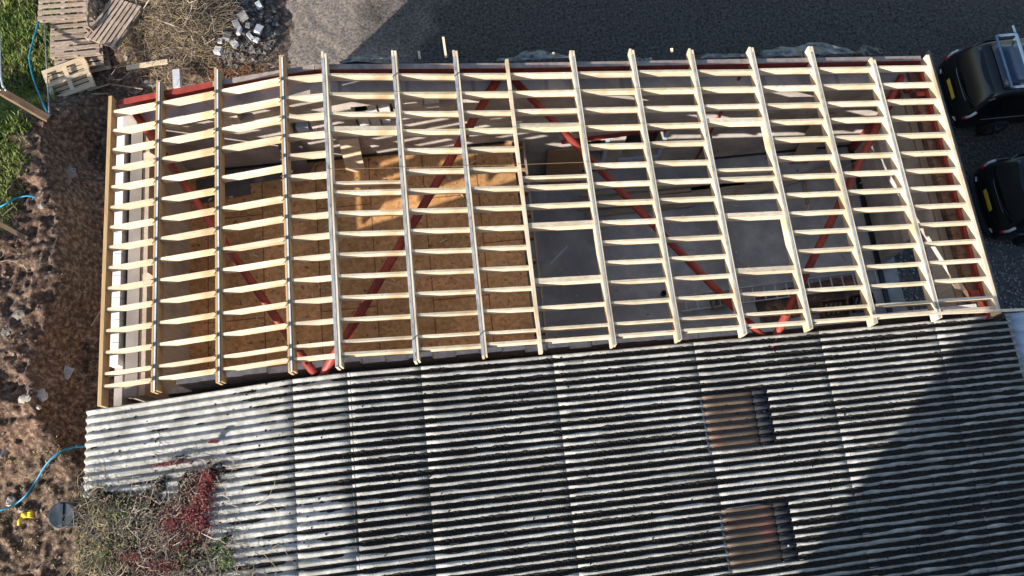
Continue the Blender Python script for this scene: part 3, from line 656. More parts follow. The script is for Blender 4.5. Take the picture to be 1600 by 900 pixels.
# plank stack on the concrete floor
labs = ['longest dark edged plank of the stack on the concrete floor', 'widest pale plank of the floor stack, under its far end', 'thin grey plank at the rear of the floor stack', 'short broad plank at the right end of the floor stack', 'pale plank along the near side of the floor stack', 'narrow plank crossing the right end of the floor stack']
spec = [((890, 318), (1190, 283), .10, .04), ((905, 322), (1165, 300), .22, .04), ((905, 305), (1120, 285), .08, .05), ((1080, 300), (1165, 290), .28, .09), ((915, 336), (1085, 318), .14, .05), ((1150, 305), (1305, 262), .20, .05)]
for i, (a, b, w, h) in enumerate(spec):
    z = .06+.045*(i % 3); m_ = MB().bar(at(*a, z), at(*b, z), w, .04); tag(m_.build('plank', plankm, None, bevel=.003), labs[i], 'plank', 'planks stacked on the concrete floor')
p = at(1262, 292, .05); m_ = MB().bar(at(1256, 285, .05), at(1262, 318, .05), .09, .04); tag(m_.build('plank', plankm, None), 'short plank lying across the slab under the braces at the right', 'plank', 'planks stacked on the concrete floor')
# white lath on the slab
m_ = MB().bar(at(860, 412, .04), at(886, 385, .04), .035, .02); tag(m_.build('lath', whitem, None), 'thin white lath lying on the bare concrete floor in the roof opening', 'lath')
# ladder on floor
e = empty('ladder', at(1200, 465, .1)); tag(e, 'grey aluminium ladder lying on the floor below the near right beams', 'ladder')
A0, A1 = at(1062, 475, .12), at(1392, 430, .12); dv = (A1-A0).normalized(); nv = Vector((-dv.y, dv.x, 0))
for s in (-.19, .19):
    m_ = MB().bar(A0+nv*s-e.location, A1+nv*s-e.location, .03, .07); m_.build('rail', alum, e)
n_ = int((A1-A0).length/.28)
for i in range(n_):
    c = A0+dv*(.15+.28*i)-e.location; MB().tube([c-nv*.17, c+nv*.17], .016, 6).build('rung', galv_pale, e)
# black wheelbarrow tub
e = empty('wheelbarrow', at(1372, 248, .3), .5); tag(e, 'black wheelbarrow tub tipped on the concrete floor beside the right wall', 'wheelbarrow')
def tub(parent, m, L1=.48, W1=.33, L0=.3, W0=.2, H=.3):
    v = []; f_ = []
    for (l, w, z) in ((L1, W1, H), (L0, W0, 0), (L0-.02, W0-.02, .02), (L1-.02, W1-.02, H)):
        for k in range(20):
            t = 2*math.pi*k/20; v.append((l*math.copysign(abs(math.cos(t))**.6, math.cos(t)), w*math.copysign(abs(math.sin(t))**.6, math.sin(t)), z))
    for i in range(3):
        for k in range(20): f_.append((i*20+k, i*20+(k+1) % 20, (i+1)*20+(k+1) % 20, (i+1)*20+k))
    f_.append(tuple(range(40, 60))); return MB().add(v, f_).build('tub', m, parent, smooth=True)
tub(e, blackp)
for s in (-.2, .2): MB().tube([(-.9, s*1.3, .12), (.2, s, -.05), (.55, s*.4, -.12)], .018, 6).build('handle', alum, e)
MB().disc_stack((.65, 0, -.1), [(.12, -.04), (.18, -.03), (.18, .03), (.12, .04)], 20, 'y').build('wheel', rubber, e, smooth=True)
# near right debris: crates and tools by the party wall
for i, (px, py, sx_, sy_, m, lab) in enumerate([(1300, 492, .62, .42, brick_old, 'brown slatted crate against the near wall under the right beams'), (1345, 482, .5, .38, blackp, 'black open toolbox beside the brown slatted crate'), (1120, 440+40, .3, .3, plankm, 'small brown crate left of the ladder')]):
    p = at(px, py, 0); e = empty('crate', (p.x, p.y+.1, .03), .05*i); tag(e, lab, 'crate')
    MB().box(-sx_/2, sx_/2, -sy_/2, sy_/2, 0, .02).build('base', m, e)
    for s in (-1, 1):
        MB().box(-sx_/2, sx_/2, s*sy_/2-.01, s*sy_/2+.01, .02, .26).build('side', m, e); MB().box(s*sx_/2-.01, s*sx_/2+.01, -sy_/2+.01, sy_/2-.01, .02, .26).build('side', m, e)
    for q in range(4): MB().tube([(-sx_/2.6+q*.12, -.1, .05), (-sx_/2.6+q*.12+.05, .12, .22)], .02, 6).build('tool', galv if q % 2 else plankm, e)
for px, py in ((1282, 445), (1050, 432)):
    pass
p = at(1262, 468, 0); bxr('brown_sheet', (p.x, p.y, .024), 2.6, .75, .018, .10, brick_old, 'dark brown sheet on the floor underneath the ladder', 'board')
p = at(1036, 460, .0); m_ = MB().disc_stack((p.x, p.y, .02), [(.07, 0), (.07, .12), (.055, .12), (.055, .03)], 20); tag(m_.build('pipe_end', blackp, None, smooth=True), 'black waste pipe stub rising from the concrete floor', 'pipe')

# ------------------------------------------------------------------ old shed
S = empty('corrugated_shed', (1.5, 0, 0)); tag(S, 'old shed with a mossy grey corrugated fibre cement roof in front of the timber frame', 'shed')
PITCH, AMP, SKEW = .146, .032, .0141
def edgeY(x): return 2.775+SKEW*(x+2.7)
def shz(x):   # softened ridge
    return sum(prof(x+d) for d in (-.3, -.15, 0, .15, .3))/5-.35
Y_BOT = -3.6
def corr(x0, x1, ya, yb, dz, name, m, nxs=None):
    """ya,yb: distances down from the top edge"""
    nx = nxs or max(2, int((x1-x0)/.22)+1); ny = int(round((yb-ya)/PITCH*12))+1; V = []; F_ = []
    for i in range(nx):
        x = x0+(x1-x0)*i/(nx-1)
        for j in range(ny):
            d = ya+(yb-ya)*j/(ny-1); ph = 2*math.pi*d/PITCH; c = math.cos(ph)
            c = math.copysign(abs(c)**.8, c)
            tl = (i/(nx-1))
            V.append((x, edgeY(x)-d, shz(x)+AMP*c+dz+(.006*tl if x0 < -3.2 else .006*(1-tl))))
    for i in range(nx-1):
        for j in range(ny-1): F_.append((i*ny+j, (i+1)*ny+j, (i+1)*ny+j+1, i*ny+j+1))
    o = MB().add(V, F_).build(name, m, None, smooth=True)
    o.parent = S; o.matrix_parent_inverse = Matrix.Translation(S.location).inverted()
    md = o.modifiers.new('s', 'SOLIDIFY'); md.thickness = .006; md.offset = -1
    return o
joints = [-7.4, -3.56, -2.6, -1.33, 1.05, 3.75, 6.3, 8.75, 10.38]
W = PITCH*7
sky_cells = []
for ji in range(len(joints)-1):
    xa, xb = joints[ji], joints[ji+1]; d = -.02; ri = 0
    while d < 6.3:
        d1 = d+W
        lap = .05
        jx = random.uniform(-.012, .012); jd = random.uniform(-.001, .001)
        if ji == 5 and ri in (1, 3):   # column holding the rooflights
            corr(xa+1.22, xb+lap, d, d1, jd, 'roof_sheet', fibre)
            corr(xa-.02, xa+1.02, d, d1, .006, 'rooflight', rooflight); corr(xa+.96, xa+1.26, d, d1, .011, 'rooflight_lap', flash)
        else:
            corr(xa-(lap if xa < -3.2 else 0)+jx*.3, xb+(lap if xb > -3 else 0)+jx*.3, d, d1, jd, 'roof_sheet', fibre)
        d = d1; ri += 1
# moss in the valleys, plus a dark film painting in the shaded slopes
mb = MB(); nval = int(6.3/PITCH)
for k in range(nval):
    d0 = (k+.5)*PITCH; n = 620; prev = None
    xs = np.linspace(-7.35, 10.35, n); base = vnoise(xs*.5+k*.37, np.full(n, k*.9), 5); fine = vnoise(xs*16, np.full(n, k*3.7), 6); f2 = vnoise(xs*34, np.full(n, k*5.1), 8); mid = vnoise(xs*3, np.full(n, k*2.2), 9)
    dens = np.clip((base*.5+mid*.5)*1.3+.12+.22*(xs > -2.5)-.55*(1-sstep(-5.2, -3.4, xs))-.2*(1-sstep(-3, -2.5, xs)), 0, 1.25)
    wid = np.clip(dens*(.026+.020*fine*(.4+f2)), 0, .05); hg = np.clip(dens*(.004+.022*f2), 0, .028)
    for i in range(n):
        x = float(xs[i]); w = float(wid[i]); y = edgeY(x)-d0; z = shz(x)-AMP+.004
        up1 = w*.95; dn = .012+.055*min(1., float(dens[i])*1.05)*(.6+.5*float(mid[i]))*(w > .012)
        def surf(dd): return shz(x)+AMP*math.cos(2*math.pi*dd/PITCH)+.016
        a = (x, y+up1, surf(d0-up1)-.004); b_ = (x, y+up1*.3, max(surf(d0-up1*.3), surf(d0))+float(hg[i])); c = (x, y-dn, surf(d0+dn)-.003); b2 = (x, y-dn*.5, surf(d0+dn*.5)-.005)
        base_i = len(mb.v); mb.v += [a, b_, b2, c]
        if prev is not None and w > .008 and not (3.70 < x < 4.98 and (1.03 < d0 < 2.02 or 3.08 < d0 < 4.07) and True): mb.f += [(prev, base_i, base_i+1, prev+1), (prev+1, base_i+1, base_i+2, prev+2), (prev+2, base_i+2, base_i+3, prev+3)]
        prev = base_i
o = mb.build('moss_and_shade', mossm, None); o.parent = S; o.matrix_parent_inverse = Matrix.Translation(S.location).inverted(); o['kind'] = 'stuff'
# bits of debris on the crests
mb = MB()
for _ in range(900):
    x = random.uniform(-7.2, 10.2); d = random.uniform(0, 6); y = edgeY(x)-d; z = shz(x)+AMP*math.cos(2*math.pi*d/PITCH)+.016; s = random.uniform(.006, .018)
    a = random.uniform(0, 6.28); mb.bar((x-s*math.cos(a), y-s*math.sin(a), z), (x+s*math.cos(a), y+s*math.sin(a), z+s*.4), s*1.2, s)
o = mb.build('leaf_litter', mossm, None); o.parent = S; o.matrix_parent_inverse = Matrix.Translation(S.location).inverted(); o['kind'] = 'stuff'
m_ = MB()
for x in np.arange(-7.2, 10.0, .5):
    z = min(shz(x), shz(x+.5))-.08; m_.box(x, x+.5, 2.2, 2.55, -.1, z-.05)
m_.box(-7.2, -6.9, -6, 2.5, -.3, 4.1); m_.box(10.0, 10.2, -6, 2.5, -.3, 3.0)
o = m_.build('wall', brick_old, None); o.parent = S; o.matrix_parent_inverse = Matrix.Translation(S.location).inverted()
m_ = MB().add([(-7.2, -6, -.05), (10.2, -6, -.05), (10.2, 2.6, -.05), (-7.2, 2.6, -.05)], [(0, 1, 2, 3)]); o = m_.build('floor', concrete, None); o.parent = S; o.matrix_parent_inverse = Matrix.Translation(S.location).inverted()

# lean-to metal roof at the right edge
e = empty('lean_to', (11.4, 1.2, 0)); tag(e, 'pale blue corrugated metal lean-to roof beside the right end of the old shed', 'lean-to')
V = []; F_ = []; nx, ny = 3, 150
for i in range(nx):
    x = 10.46+i*1.2
    for j in range(ny): d = j*.04; V.append((x-11.4, 3.02-d-1.2, 3.02-.05*i+.02*math.cos(2*math.pi*d/.25)))
for i in range(nx-1):
    for j in range(ny-1): F_.append((i*ny+j, (i+1)*ny+j, (i+1)*ny+j+1, i*ny+j+1))
o = MB().add(V, F_).build('roof_sheet', metalroof, e, smooth=True); md = o.modifiers.new('s', 'SOLIDIFY'); md.thickness = .01
for x, y in ((12.7, 2.9), (12.7, -1.5)): MB().box(x-11.45, x-11.35, y-1.25, y-1.15, 0, 2.88).build('post', plankm, e)

# ------------------------------------------------------------------ unseen tall block standing in for the caster of the roof shadow
e = empty('shadow_caster', (12, -20, 0)); tag(e, 'tall plain stand-in block out of frame that casts the shadow across the shed roof', 'building')
MX, MY, MH = -5.45, -10.9, 15.5
MB().box(MX-12, 32-12, -30+20, MY+20, -.3, MH).build('wall', rend, e)
MB().box(MX-12.15, 32.15-12, -30.15+20, MY+20.15, MH, MH+.2).build('parapet', block_light, e)
for i in range(9):
    for j in range(4):
        w = MB().box(MX+2+i*4-12, MX+3.2+i*4-12, MY+20.003, MY+20.03, 2+j*3.4, 3.8+j*3.4).build('window', glass, e)

# ------------------------------------------------------------------ pallets
def pallet(name, loc, rot, label, m, L_=1.2, W_=1.0, n=7, under=3, grp='pallets at the far left corner', bw=.1):
    e = empty(name, loc); e.rotation_euler = rot; tag(e, label, 'pallet', grp)
    for k in range(n):
        y = -W_/2+bw/2+(W_-bw)*k/(n-1); MB().box(-L_/2, L_/2, y-bw/2, y+bw/2, .122, .144).build('deck_board', m, e, bevel=.003)
    for k in range(3):
        x = -L_/2+.05+(L_-.1)*k/2; MB().box(x-.05, x+.05, -W_/2, W_/2, .10, .121).build('stringer', m, e)
        for yy in (-W_/2+.07, 0, W_/2-.07): MB().box(x-.048, x+.048, yy-.05, yy+.05, .022, .099).build('block', m, e)
    for yy in (-W_/2+.06, 0, W_/2-.06)[:under]: MB().box(-L_/2, L_/2, yy-.05, yy+.05, 0, .021).build('base_board', m, e)
    return e
def pz(px, py, z): return at(px, py, z)
p = pz(113, 53, .75); pallet('pallet', (p.x, p.y, .5), (0, .04, .03), 'weathered pallet with nearly level slats on top of the slumped pile behind the pale pallet', pallet_old, 1.25, 1.12, 7)
pallet('pallet', (p.x-.03, p.y-.22, .25), (.12, .03, .05), 'weathered pallet half hidden under the pallet with level slats', pallet_old, 1.25, 1.0, 7)
pallet('pallet', (p.x+.08, p.y-.35, .08), (.05, 0, .16), 'lowest weathered pallet at the bottom of the slumped pile', pallet_old, 1.2, 1.0, 6)
p = pz(97, 8, .9); pallet('pallet', (p.x, p.y+.1, .75), (.05, 0, -.02), 'pallet at the top edge of the photo with its slat ends showing', pallet_old, 1.25, .95, 6)
p = pz(177, 34, .85); pallet('pallet', (p.x, p.y, .70), (-.18, .0, 1.02), 'big grey pallet leaning against the brushwood heap', pallet_old, 1.35, 1.0, 7)
p = pz(136, 16, .9); e = pallet('pallet', (p.x-.02, p.y, .62), (0, 1.5, .02), 'pallet standing on edge between the slumped pile and the big leaning pallet', pallet_old, .8, 1.15, 4)
# pale perimeter pallet, underside up
p = pz(104, 120, .55); e = empty('pallet', (p.x, p.y, .35)); e.rotation_euler = (.06, .02, .33); tag(e, 'pale new pallet lying upside down beside the grass and the blue pipe', 'pallet', 'pallets at the far left corner')
L_, W_ = 1.12, .92
for yy in (-W_/2+.05, 0, W_/2-.05): MB().box(-L_/2, L_/2, yy-.055, yy+.055, .12, .142).build('base_board', pallet_new, e, bevel=.003)
for xx in (-L_/2+.05, L_/2-.05, 0): MB().box(xx-.055, xx+.055, -W_/2+.003, W_/2-.003, .097, .118).build('cross_board', pallet_new, e, bevel=.003)
for xx in (-L_/2+.05, 0, L_/2-.05):
    for yy in (-W_/2+.05, 0, W_/2-.05): MB().box(xx-.05, xx+.05, yy-.045, yy+.045, .022, .096).build('block', pallet_new, e)
for k in range(7):
    yy = -W_/2+.06+(W_-.12)*k/6; MB().box(-L_/2, L_/2, yy-.05, yy+.05, 0, .02).build('deck_board', pallet_new, e)

# boards / timbers lying by the rear left corner
a, b = at(198, 106, .55), at(262, 96, .6); tag(MB().bar(a, b, .13, .04).build('plank', pallet_new, None), 'pale yellow plank lying below the brushwood heap', 'plank')
for a, b, lab in [((122, 147), (172, 131), 'thin brown branch end left of the rusty joint'), ((170, 131), (223, 139), 'thin brown branch right of the rusty joint'), ((120, 148), (170, 146), 'long thin straight stick in the dirt by the corner')]:
    tag(MB().tube([at(*a, .35), at(*b, .4)], .02, 5).build('stick', twigm, None), lab, 'stick')
a = at(278, 130, .5); tag(MB().box(-.09, .09, -.26, .26, -.05, .07).build('concrete_post', block_light, None), 'pale concrete post standing behind the bright red corner beam', 'post'); bpy.data.objects['concrete_post'].location = (a.x, a.y+.08, .55); bpy.data.objects['concrete_post'].rotation_euler = (0, 0, .05)

# ------------------------------------------------------------------ brushwood heap
def gz(x, y): return hz(x, y)
bh = empty('brush_heap', (-8.0, 13.4, 0)); tag(bh, 'tangled heap of dead brown brushwood between the pallets and the rubble', 'brush heap')
Hc = np.array
_hx = {}
def gzc(x, y):
    k = (round(x*4), round(y*4))
    if k not in _hx: _hx[k] = hz(x, y)
    return _hx[k]
def adopt(o, par):
    o.parent = par; o.matrix_parent_inverse = Matrix.Translation(par.location).inverted(); return o
adopt(twigs(3400, (-7.65, 13.9), (1.5, 1.75), gzc, (.25, .8), (.004, .009), zr=.55, curl=.5).build('twigs', twigm, None), bh)['kind'] = 'stuff'
adopt(twigs(420, (-7.7, 13.7), (1.5, 1.8), gzc, (.3, 1.0), (.003, .006), zr=.6, curl=.6, dirbias=-.9).build('straw', strawm, None), bh)['kind'] = 'stuff'
adopt(twigs(70, (-7.6, 13.9), (1.4, 1.5), gzc, (.8, 1.6), (.012, .022), zr=.7, curl=.45).build('branches', stemgrey, None), bh)['kind'] = 'stuff'
o = twigs(700, (-6.3, 12.3), (1.5, 1.0), gzc, (.12, .35), (.003, .007), zr=.12).build('twig_litter', twigm, None); tag(o, 'loose twigs and leaf litter scattered round the rubble heap', 'twigs', kind='stuff')
o = twigs(500, (-6.0, 12.0), (.8, .35), gzc, (.08, .2), (.005, .01), zr=.12).build('fallen_leaves', mat('rust_leaves', [(.16, .06, .03), (.30, .13, .06)], 12), None); tag(o, 'rusty brown leaf patch at the foot of the rubble heap', 'leaves', kind='stuff')
o = twigs(500, (-8.7, 3.5), (1.6, 3.2), gzc, (.08, .3), (.003, .006), zr=.04).build('root_litter', twigm, None); tag(o, 'fine roots and broken twigs on the bare soil beside the building', 'twigs', kind='stuff')

# ------------------------------------------------------------------ rubble
def stone(name, loc, s, label, m=tarpfg, grp=None, cube=False, cat='stone', rz=None):
    bm = bmesh.new()
    if cube:
        bmesh.ops.create_cube(bm, size=1); amt = .03
    else:
        bmesh.ops.create_icosphere(bm, subdivisions=2, radius=.55); amt = .16
    for v in bm.verts: v.co += Vector([random.uniform(-amt, amt)*(1 if not cube else 2.6) for _ in range(3)])
    me = bpy.data.meshes.new(name); bm.to_mesh(me); bm.free(); me.materials.append(m)
    o = bpy.data.objects.new(name, me); C.objects.link(o); o.location = loc; o.scale = s; o.rotation_euler = (random.uniform(-.3, .3), random.uniform(-.3, .3), random.uniform(0, 6) if rz is None else rz)
    if label: tag(o, label, cat, grp)
    return o
def onto(px, py, dz=0.):
    z = .2
    for _ in range(12): p = at(px, py, z); z = z*.5+.5*(hz(p.x, p.y)+dz)
    return at(px, py, z)
blk = [((404, 46), (.22, .30, .14), 'square pale block at the right edge of the rubble heap'), ((341, 79), (.24, .26, .16), 'tilted pale block at the lower left of the rubble heap'), ((391, 57), (.13, .36, .1), 'long narrow upright block beside the square pale one'), ((374, 48), (.32, .12, .1), 'flat pale slab above the middle of the rubble heap'), ((354, 56), (.3, .24, .12), 'large grey slab piece left of the rubble middle'), ((344, 64), (.16, .14, .1), 'small white block just above the tilted pale block'), ((387, 40), (.2, .16, .1), 'pinkish broken block near the long narrow upright one'), ((405, 9), (.26, .18, .12), 'rounded pale block at the top edge of the photo'), ((369, 38), (.28, .2, .1), 'blue grey slab piece at the upper middle of the heap'), ((379, 25), (.4, .3, .1), 'broad grey slab at the top of the rubble heap'), ((366, 68), (.24, .2, .12), 'cream broken block below the rubble middle'), ((400, 62), (.16, .18, .1), 'round grey lump under the square pale block')]
for (px, py), s, lab in blk:
    p = onto(px, py, .12); stone('rubble_block', p, tuple(q*.78 for q in s), lab, block_light if 'pale' in lab or 'white' in lab or 'cream' in lab else tarpfg, 'blocks in the rubble heap', True, 'block')
mb = MB()
for _ in range(650):
    a = random.uniform(0, 6.28); q = random.random()**.6; x = -5.95+1.0*q*math.cos(a); y = 13.5+1.3*q*math.sin(a); s = random.choice((.015, .02, .03, .05, .075)); z = hz(x, y)+s*.3
    d = Vector((random.gauss(0, 1), random.gauss(0, 1), random.gauss(0, .5))).normalized()*s; mb.bar(Vector((x, y, z))-d, Vector((x, y, z))+d, s*1.3, s)
tag(mb.build('rubble', mat('rubble_grey', [(.04, .038, .036), (.22, .20, .18)], 9, rough=.95, bump=.5), None), 'grey broken masonry pieces heaped beside the brushwood', 'rubble', kind='stuff')
palest = mat('pale_stone', [(.30, .26, .21), (.44, .39, .33)], 7, rough=.95, bump=.5, rnd=.15)
dullst = mat('dull_stone', [(.14, .12, .105), (.26, .225, .19)], 7, rough=.95, bump=.6, rnd=.2)
for (px, py), s, lab, m in [((65, 352-30+0), (.14, .12, .1), 'white stone on the bank edge by the blue pipe', palest), ((108, 270), (.42, .32, .16), 'large grey stone slab lodged in the bank above the trench', dullst), ((10, 518), (.22, .2, .12), 'rounded pale stone at the left photo edge', dullst), ((64, 618), (.32, .24, .12), 'flat sandy stone in the soil left of the shed corner', palest), ((30, 492), (.3, .2, .12), 'brownish stone halfway down the left bank', dullst), ((60, 636), (.12, .1, .08), 'small cream stone just below the flat sandy one', palest), ((38, 624), (.26, .16, .06), 'crumpled white scrap left of the flat sandy stone', palest), ((17, 784), (.2, .22, .14), 'pinkish cream block beside the blue pipe at lower left', palest), ((3, 705), (.3, .3, .12), 'pale lump at the left photo edge above the blue pipe', dullst), ((32, 797), (.12, .1, .08), 'small white lump between the cream block and yellow glove', palest), ((105, 265+20), (.2, .14, .1), 'small reddish stone under the large grey slab', dullst), ((235, 130), (.4, .22, .16), 'long grey stone in the dirt near the concrete post', dullst), ((197, 88), (.1, .22, .08), 'white brick end beside the leaning pallet', palest)]:
    p = onto(px, py, .05); stone('loose_stone', p, s, lab, m, 'loose stones on the soil', rz=random.uniform(-.4, .4))
mb = MB()
for _ in range(1500):
    x = random.uniform(-11.6, -7.3); y = random.uniform(-3, 12); s = random.choice((.008, .012, .02, .03)); z = hz(x, y)+s*.4
    d = Vector((random.gauss(0, 1), random.gauss(0, 1), random.gauss(0, .5))).normalized()*s; mb.bar(Vector((x, y, z))-d, Vector((x, y, z))+d, s*1.4, s)
tag(mb.build('soil_stones', mat('soil_stone', [(.12, .09, .07), (.26, .21, .17)], 8, rough=.95), None), 'small stones strewn over the dug soil left of the building', 'stones', kind='stuff')
# broken slab + bits in trench
p = onto(104, 582); tag(MB().bar(p+Vector((-.18, .1, .04)), p+Vector((.16, -.08, .10)), .28, .02).build('broken_board', tarpfg, None), 'broken grey board lying in the trench near the shed corner', 'board')
tag(MB().bar(onto(142, 510, .1), onto(157, 486, .25), .03, .03).build('stick', pallet_old, None), 'straight pale stick leaning against the left wall base', 'stick')

# ------------------------------------------------------------------ pipes
def hose(name, px, zoff, r, label):
    pts = [onto(*q, zoff) for q in px]; P = []
    for i in range(len(pts)-1):
        p0 = pts[max(0, i-1)]; p1 = pts[i]; p2 = pts[i+1]; p3 = pts[min(len(pts)-1, i+2)]
        for t in (0, .25, .5, .75): P.append(.5*((2*p1)+(-p0+p2)*t+(2*p0-5*p1+4*p2-p3)*t*t+(-p0+3*p1-3*p2+p3)*t**3))
    P.append(pts[-1]); tag(MB().tube(P, r, 8).build(name, hoseblue, None, smooth=True), label, 'pipe')
hose('water_pipe', [(62, 8), (61, 30), (53, 60), (46, 88), (50, 115), (60, 145), (70, 168), (78, 182)], .2, .022, 'bright blue water pipe curving down through the grass past the pallets')
hose('water_pipe', [(-12, 330), (10, 318), (28, 309), (45, 306), (56, 309)], .12, .02, 'short dark blue pipe end sticking out of the grass bank')
hose('water_pipe', [(-10, 799), (8, 795), (25, 787), (42, 772), (56, 752), (72, 726), (92, 707), (115, 699), (140, 697)], .18, .020, 'blue pipe looping over the soil to the corner of the old shed')

# ------------------------------------------------------------------ fence at left
e = empty('temporary_fence', onto(10, 150)); tag(e, 'brown boarded fence rail with a pale metal tube running to the blue pipe', 'fence')
o0 = e.location
a, b = onto(2, 143, 1.0), onto(76, 186, .35)
MB().bar(a-o0, b-o0, .15, .30).build('board_rail', mat('fence_brown', [(.10, .06, .035), (.17, .11, .065)], 4), e)
MB().tube([a-o0+Vector((-.03, .02, .17)), b-o0+Vector((-.03, .02, .17))], .014, 8).build('tube', galv_pale, e, smooth=True)
MB().tube([onto(-6, -20, 1.0)-o0, onto(-1, 60, 1.05)-o0, onto(1, 120, 1.1)-o0, onto(4, 134, 1.1)-o0, onto(9, 141, 1.1)-o0], .022, 8).build('tube', galv_pale, e, smooth=True)
tag(MB().tube([onto(69, 25, .25), onto(73, 105, .2), onto(77, 182, .1)], .018, 6).build('metal_pole', galv, None, smooth=True), 'thin grey metal pole lying along the grass edge beside the pallets', 'pole')
for a, b, lab in [((-8, 346), (42, 373), 'thick brown rail poking out of the bank, upper of the two'), ((-8, 376), (31, 394), 'thin brown rail poking out of the bank, lower of the two')]:
    m_ = MB().bar(onto(*a, .6), onto(*b, .35), .10 if 'thick' in lab else .05, .06); tag(m_.build('fence_rail', MATS['fence_brown'], None), lab, 'fence rail')
o = twigs(80, (-11.9, 7.2), (.9, 1.6), gzc, (.5, 1.0), (.006, .011), zr=.4, curl=.3, dirbias=1.4).build('bramble', stemgrey, None); tag(o, 'pale bare bramble stems on the grass bank below the short pipe', 'bramble')

# ------------------------------------------------------------------ barrel and yellow glove
p = onto(97, 805); q_ = at(97, 805, p.z+.5); e = empty('barrel', (q_.x, q_.y, p.z)); tag(e, 'dark blue barrel lid beside the creeper left of the shed', 'barrel')
MB().disc_stack((0, 0, 0), [(.25, 0), (.275, .12), (.27, .42), (.255, .5)], 32).build('drum', barrelm, e, smooth=True)
MB().disc_stack((0, 0, .5), [(.275, 0), (.285, .02), (.275, .04), (.25, .03)], 32).build('lid', barrelm, e, smooth=True)
MB().box(-.045, .045, -.24, .24, .532, .56).build('lid_rib', barrelm, e, bevel=.008)
p = onto(40, 805, .06); m_ = MB()
m_.box(p.x-.07, p.x+.07, p.y-.06, p.y+.06, p.z, p.z+.06)
for k in range(4): m_.tube([(p.x+.05, p.y-.045+.03*k, p.z+.04), (p.x+.13, p.y-.05+.035*k, p.z+.06), (p.x+.19, p.y-.07+.04*k, p.z+.03)], .017, 6)
m_.tube([(p.x-.05, p.y-.05, p.z+.04), (p.x-.12, p.y-.12, p.z+.04), (p.x-.13, p.y-.2, p.z+.02)], .035, 6)
tag(m_.build('glove', yellowm, None, smooth=True), 'crumpled yellow rubber glove on the soil near the barrel', 'glove')

# ------------------------------------------------------------------ creeper over the shed corner
cr_ = empty('creeper', (-6.5, 0, 4.2)); tag(cr_, 'dead grey creeper with dark red leaves sprawling over one corner of the shed roof', 'creeper')
def rz_(x, y):
    if x < -7.5: return max(hz(x, y), 0)+max(0, 3.6-(-7.5-x)*4.5)*.9
    return shz(x)+.03
def cz(x, y): return rz_(x, y)
def cmask(x, y):
    n = float(fbm(x*1.4+3, y*1.4, 4, 91)); m2 = float(vnoise(x*4, y*4, 17))
    return y < 1.35+.9*(n-.5)*2+.35*(m2-.5) and x < -5.0+.5*max(0., .8-y)+1.1*(n-.5)*2+.5*(m2-.5)
adopt(twigs(2300, (-6.1, -.5), (2.5, 2.5), cz, (.25, .9), (.003, .008), zr=.2, curl=.6, acc=cmask).build('stems', stemgrey, None), cr_)['kind'] = 'stuff'
adopt(twigs(2300, (-6.3, -.5), (2.5, 2.4), cz, (.15, .5), (.003, .006), zr=.15, curl=.7, acc=cmask).build('dry_stems', twigm, None), cr_)['kind'] = 'stuff'
adopt(twigs(800, (-7.4, -.2), (.9, 1.9), cz, (.2, .7), (.003, .007), zr=.2, curl=.6, acc=cmask).build('straw_stems', strawm, None), cr_)['kind'] = 'stuff'
adopt(twigs(22, (-6.0, -.3), (1.6, 1.5), cz, (.7, 1.5), (.009, .014), zr=.25, curl=.5).build('thick_stems', stemgrey, None), cr_)['kind'] = 'stuff'
def leaves(n, spots, m, name, s=(.012, .03), zr=.07, msk=True):
    mb = MB()
    for _ in range(n):
        cx, cy, rx, ry = random.choice(spots); a = random.uniform(0, 6.28); q = min(1.7, abs(random.gauss(0, .62))+.08); x = cx+rx*q*math.cos(a); y = cy+ry*q*math.sin(a)
        if msk and not cmask(x, y): continue
        z = cz(x, y)+random.uniform(-.02, zr); d = Vector((random.gauss(0, 1), random.gauss(0, 1), random.gauss(0, .5))).normalized(); t = d.cross(Vector((random.gauss(0, .4), random.gauss(0, .4), 1))).normalized(); l = random.uniform(*s)
        c = Vector((x, y, z)); mb.add([c-d*l, c+t*l*.6, c+d*l, c-t*l*.6], [(0, 1, 2, 3)])
    return adopt(mb.build(name, m, None), cr_)
def rs(px, py, rx, ry):
    z = 4.4
    for _ in range(20): p = at(px, py, z); z = shz(max(p.x, -7.5))+.1
    return (p.x, p.y, rx, ry)
adopt(bpy.data.objects['stems'], cr_)
leaves(8000, [rs(300, 800, .35, .5), rs(285, 850, .5, .35), rs(240, 885, .5, .25), rs(318, 765, .17, .33), rs(318, 780, .15, .35), rs(296, 805, .12, .15), rs(315, 820, .16, .18), rs(268, 818, .22, .25), rs(262, 890, .35, .2), rs(270, 724, .25, .018), rs(335, 690, .05, .015),  rs(325, 745, .12, .1), rs(205, 872, .4, .15)], redleaf, 'red_leaves', (.010, .024), .17, False)['kind'] = 'stuff'
leaves(1600, [rs(200, 830, .8, .5), rs(290, 870, .6, .35), rs(340, 850, .4, .35), rs(355, 880, .3, .2), rs(160, 870, .4, .4), rs(180, 800, .5, .2)], greenleaf, 'green_leaves', (.010, .024), .2)['kind'] = 'stuff'
leaves(8500, [rs(230, 840, 1.5, 1.4), rs(180, 820, 1.3, 1.2), rs(290, 800, .7, .7)], twigm, 'dead_leaves', (.01, .026), .1)['kind'] = 'stuff'
leaves(20000, [rs(230, 840, 1.5, 1.4), rs(190, 820, 1.2, 1.1), rs(290, 800, .7, .7)], mossm, 'gap_shade_litter', (.015, .045), .05)['kind'] = 'stuff'  # near-black bits under the stems paint the shade in the gaps

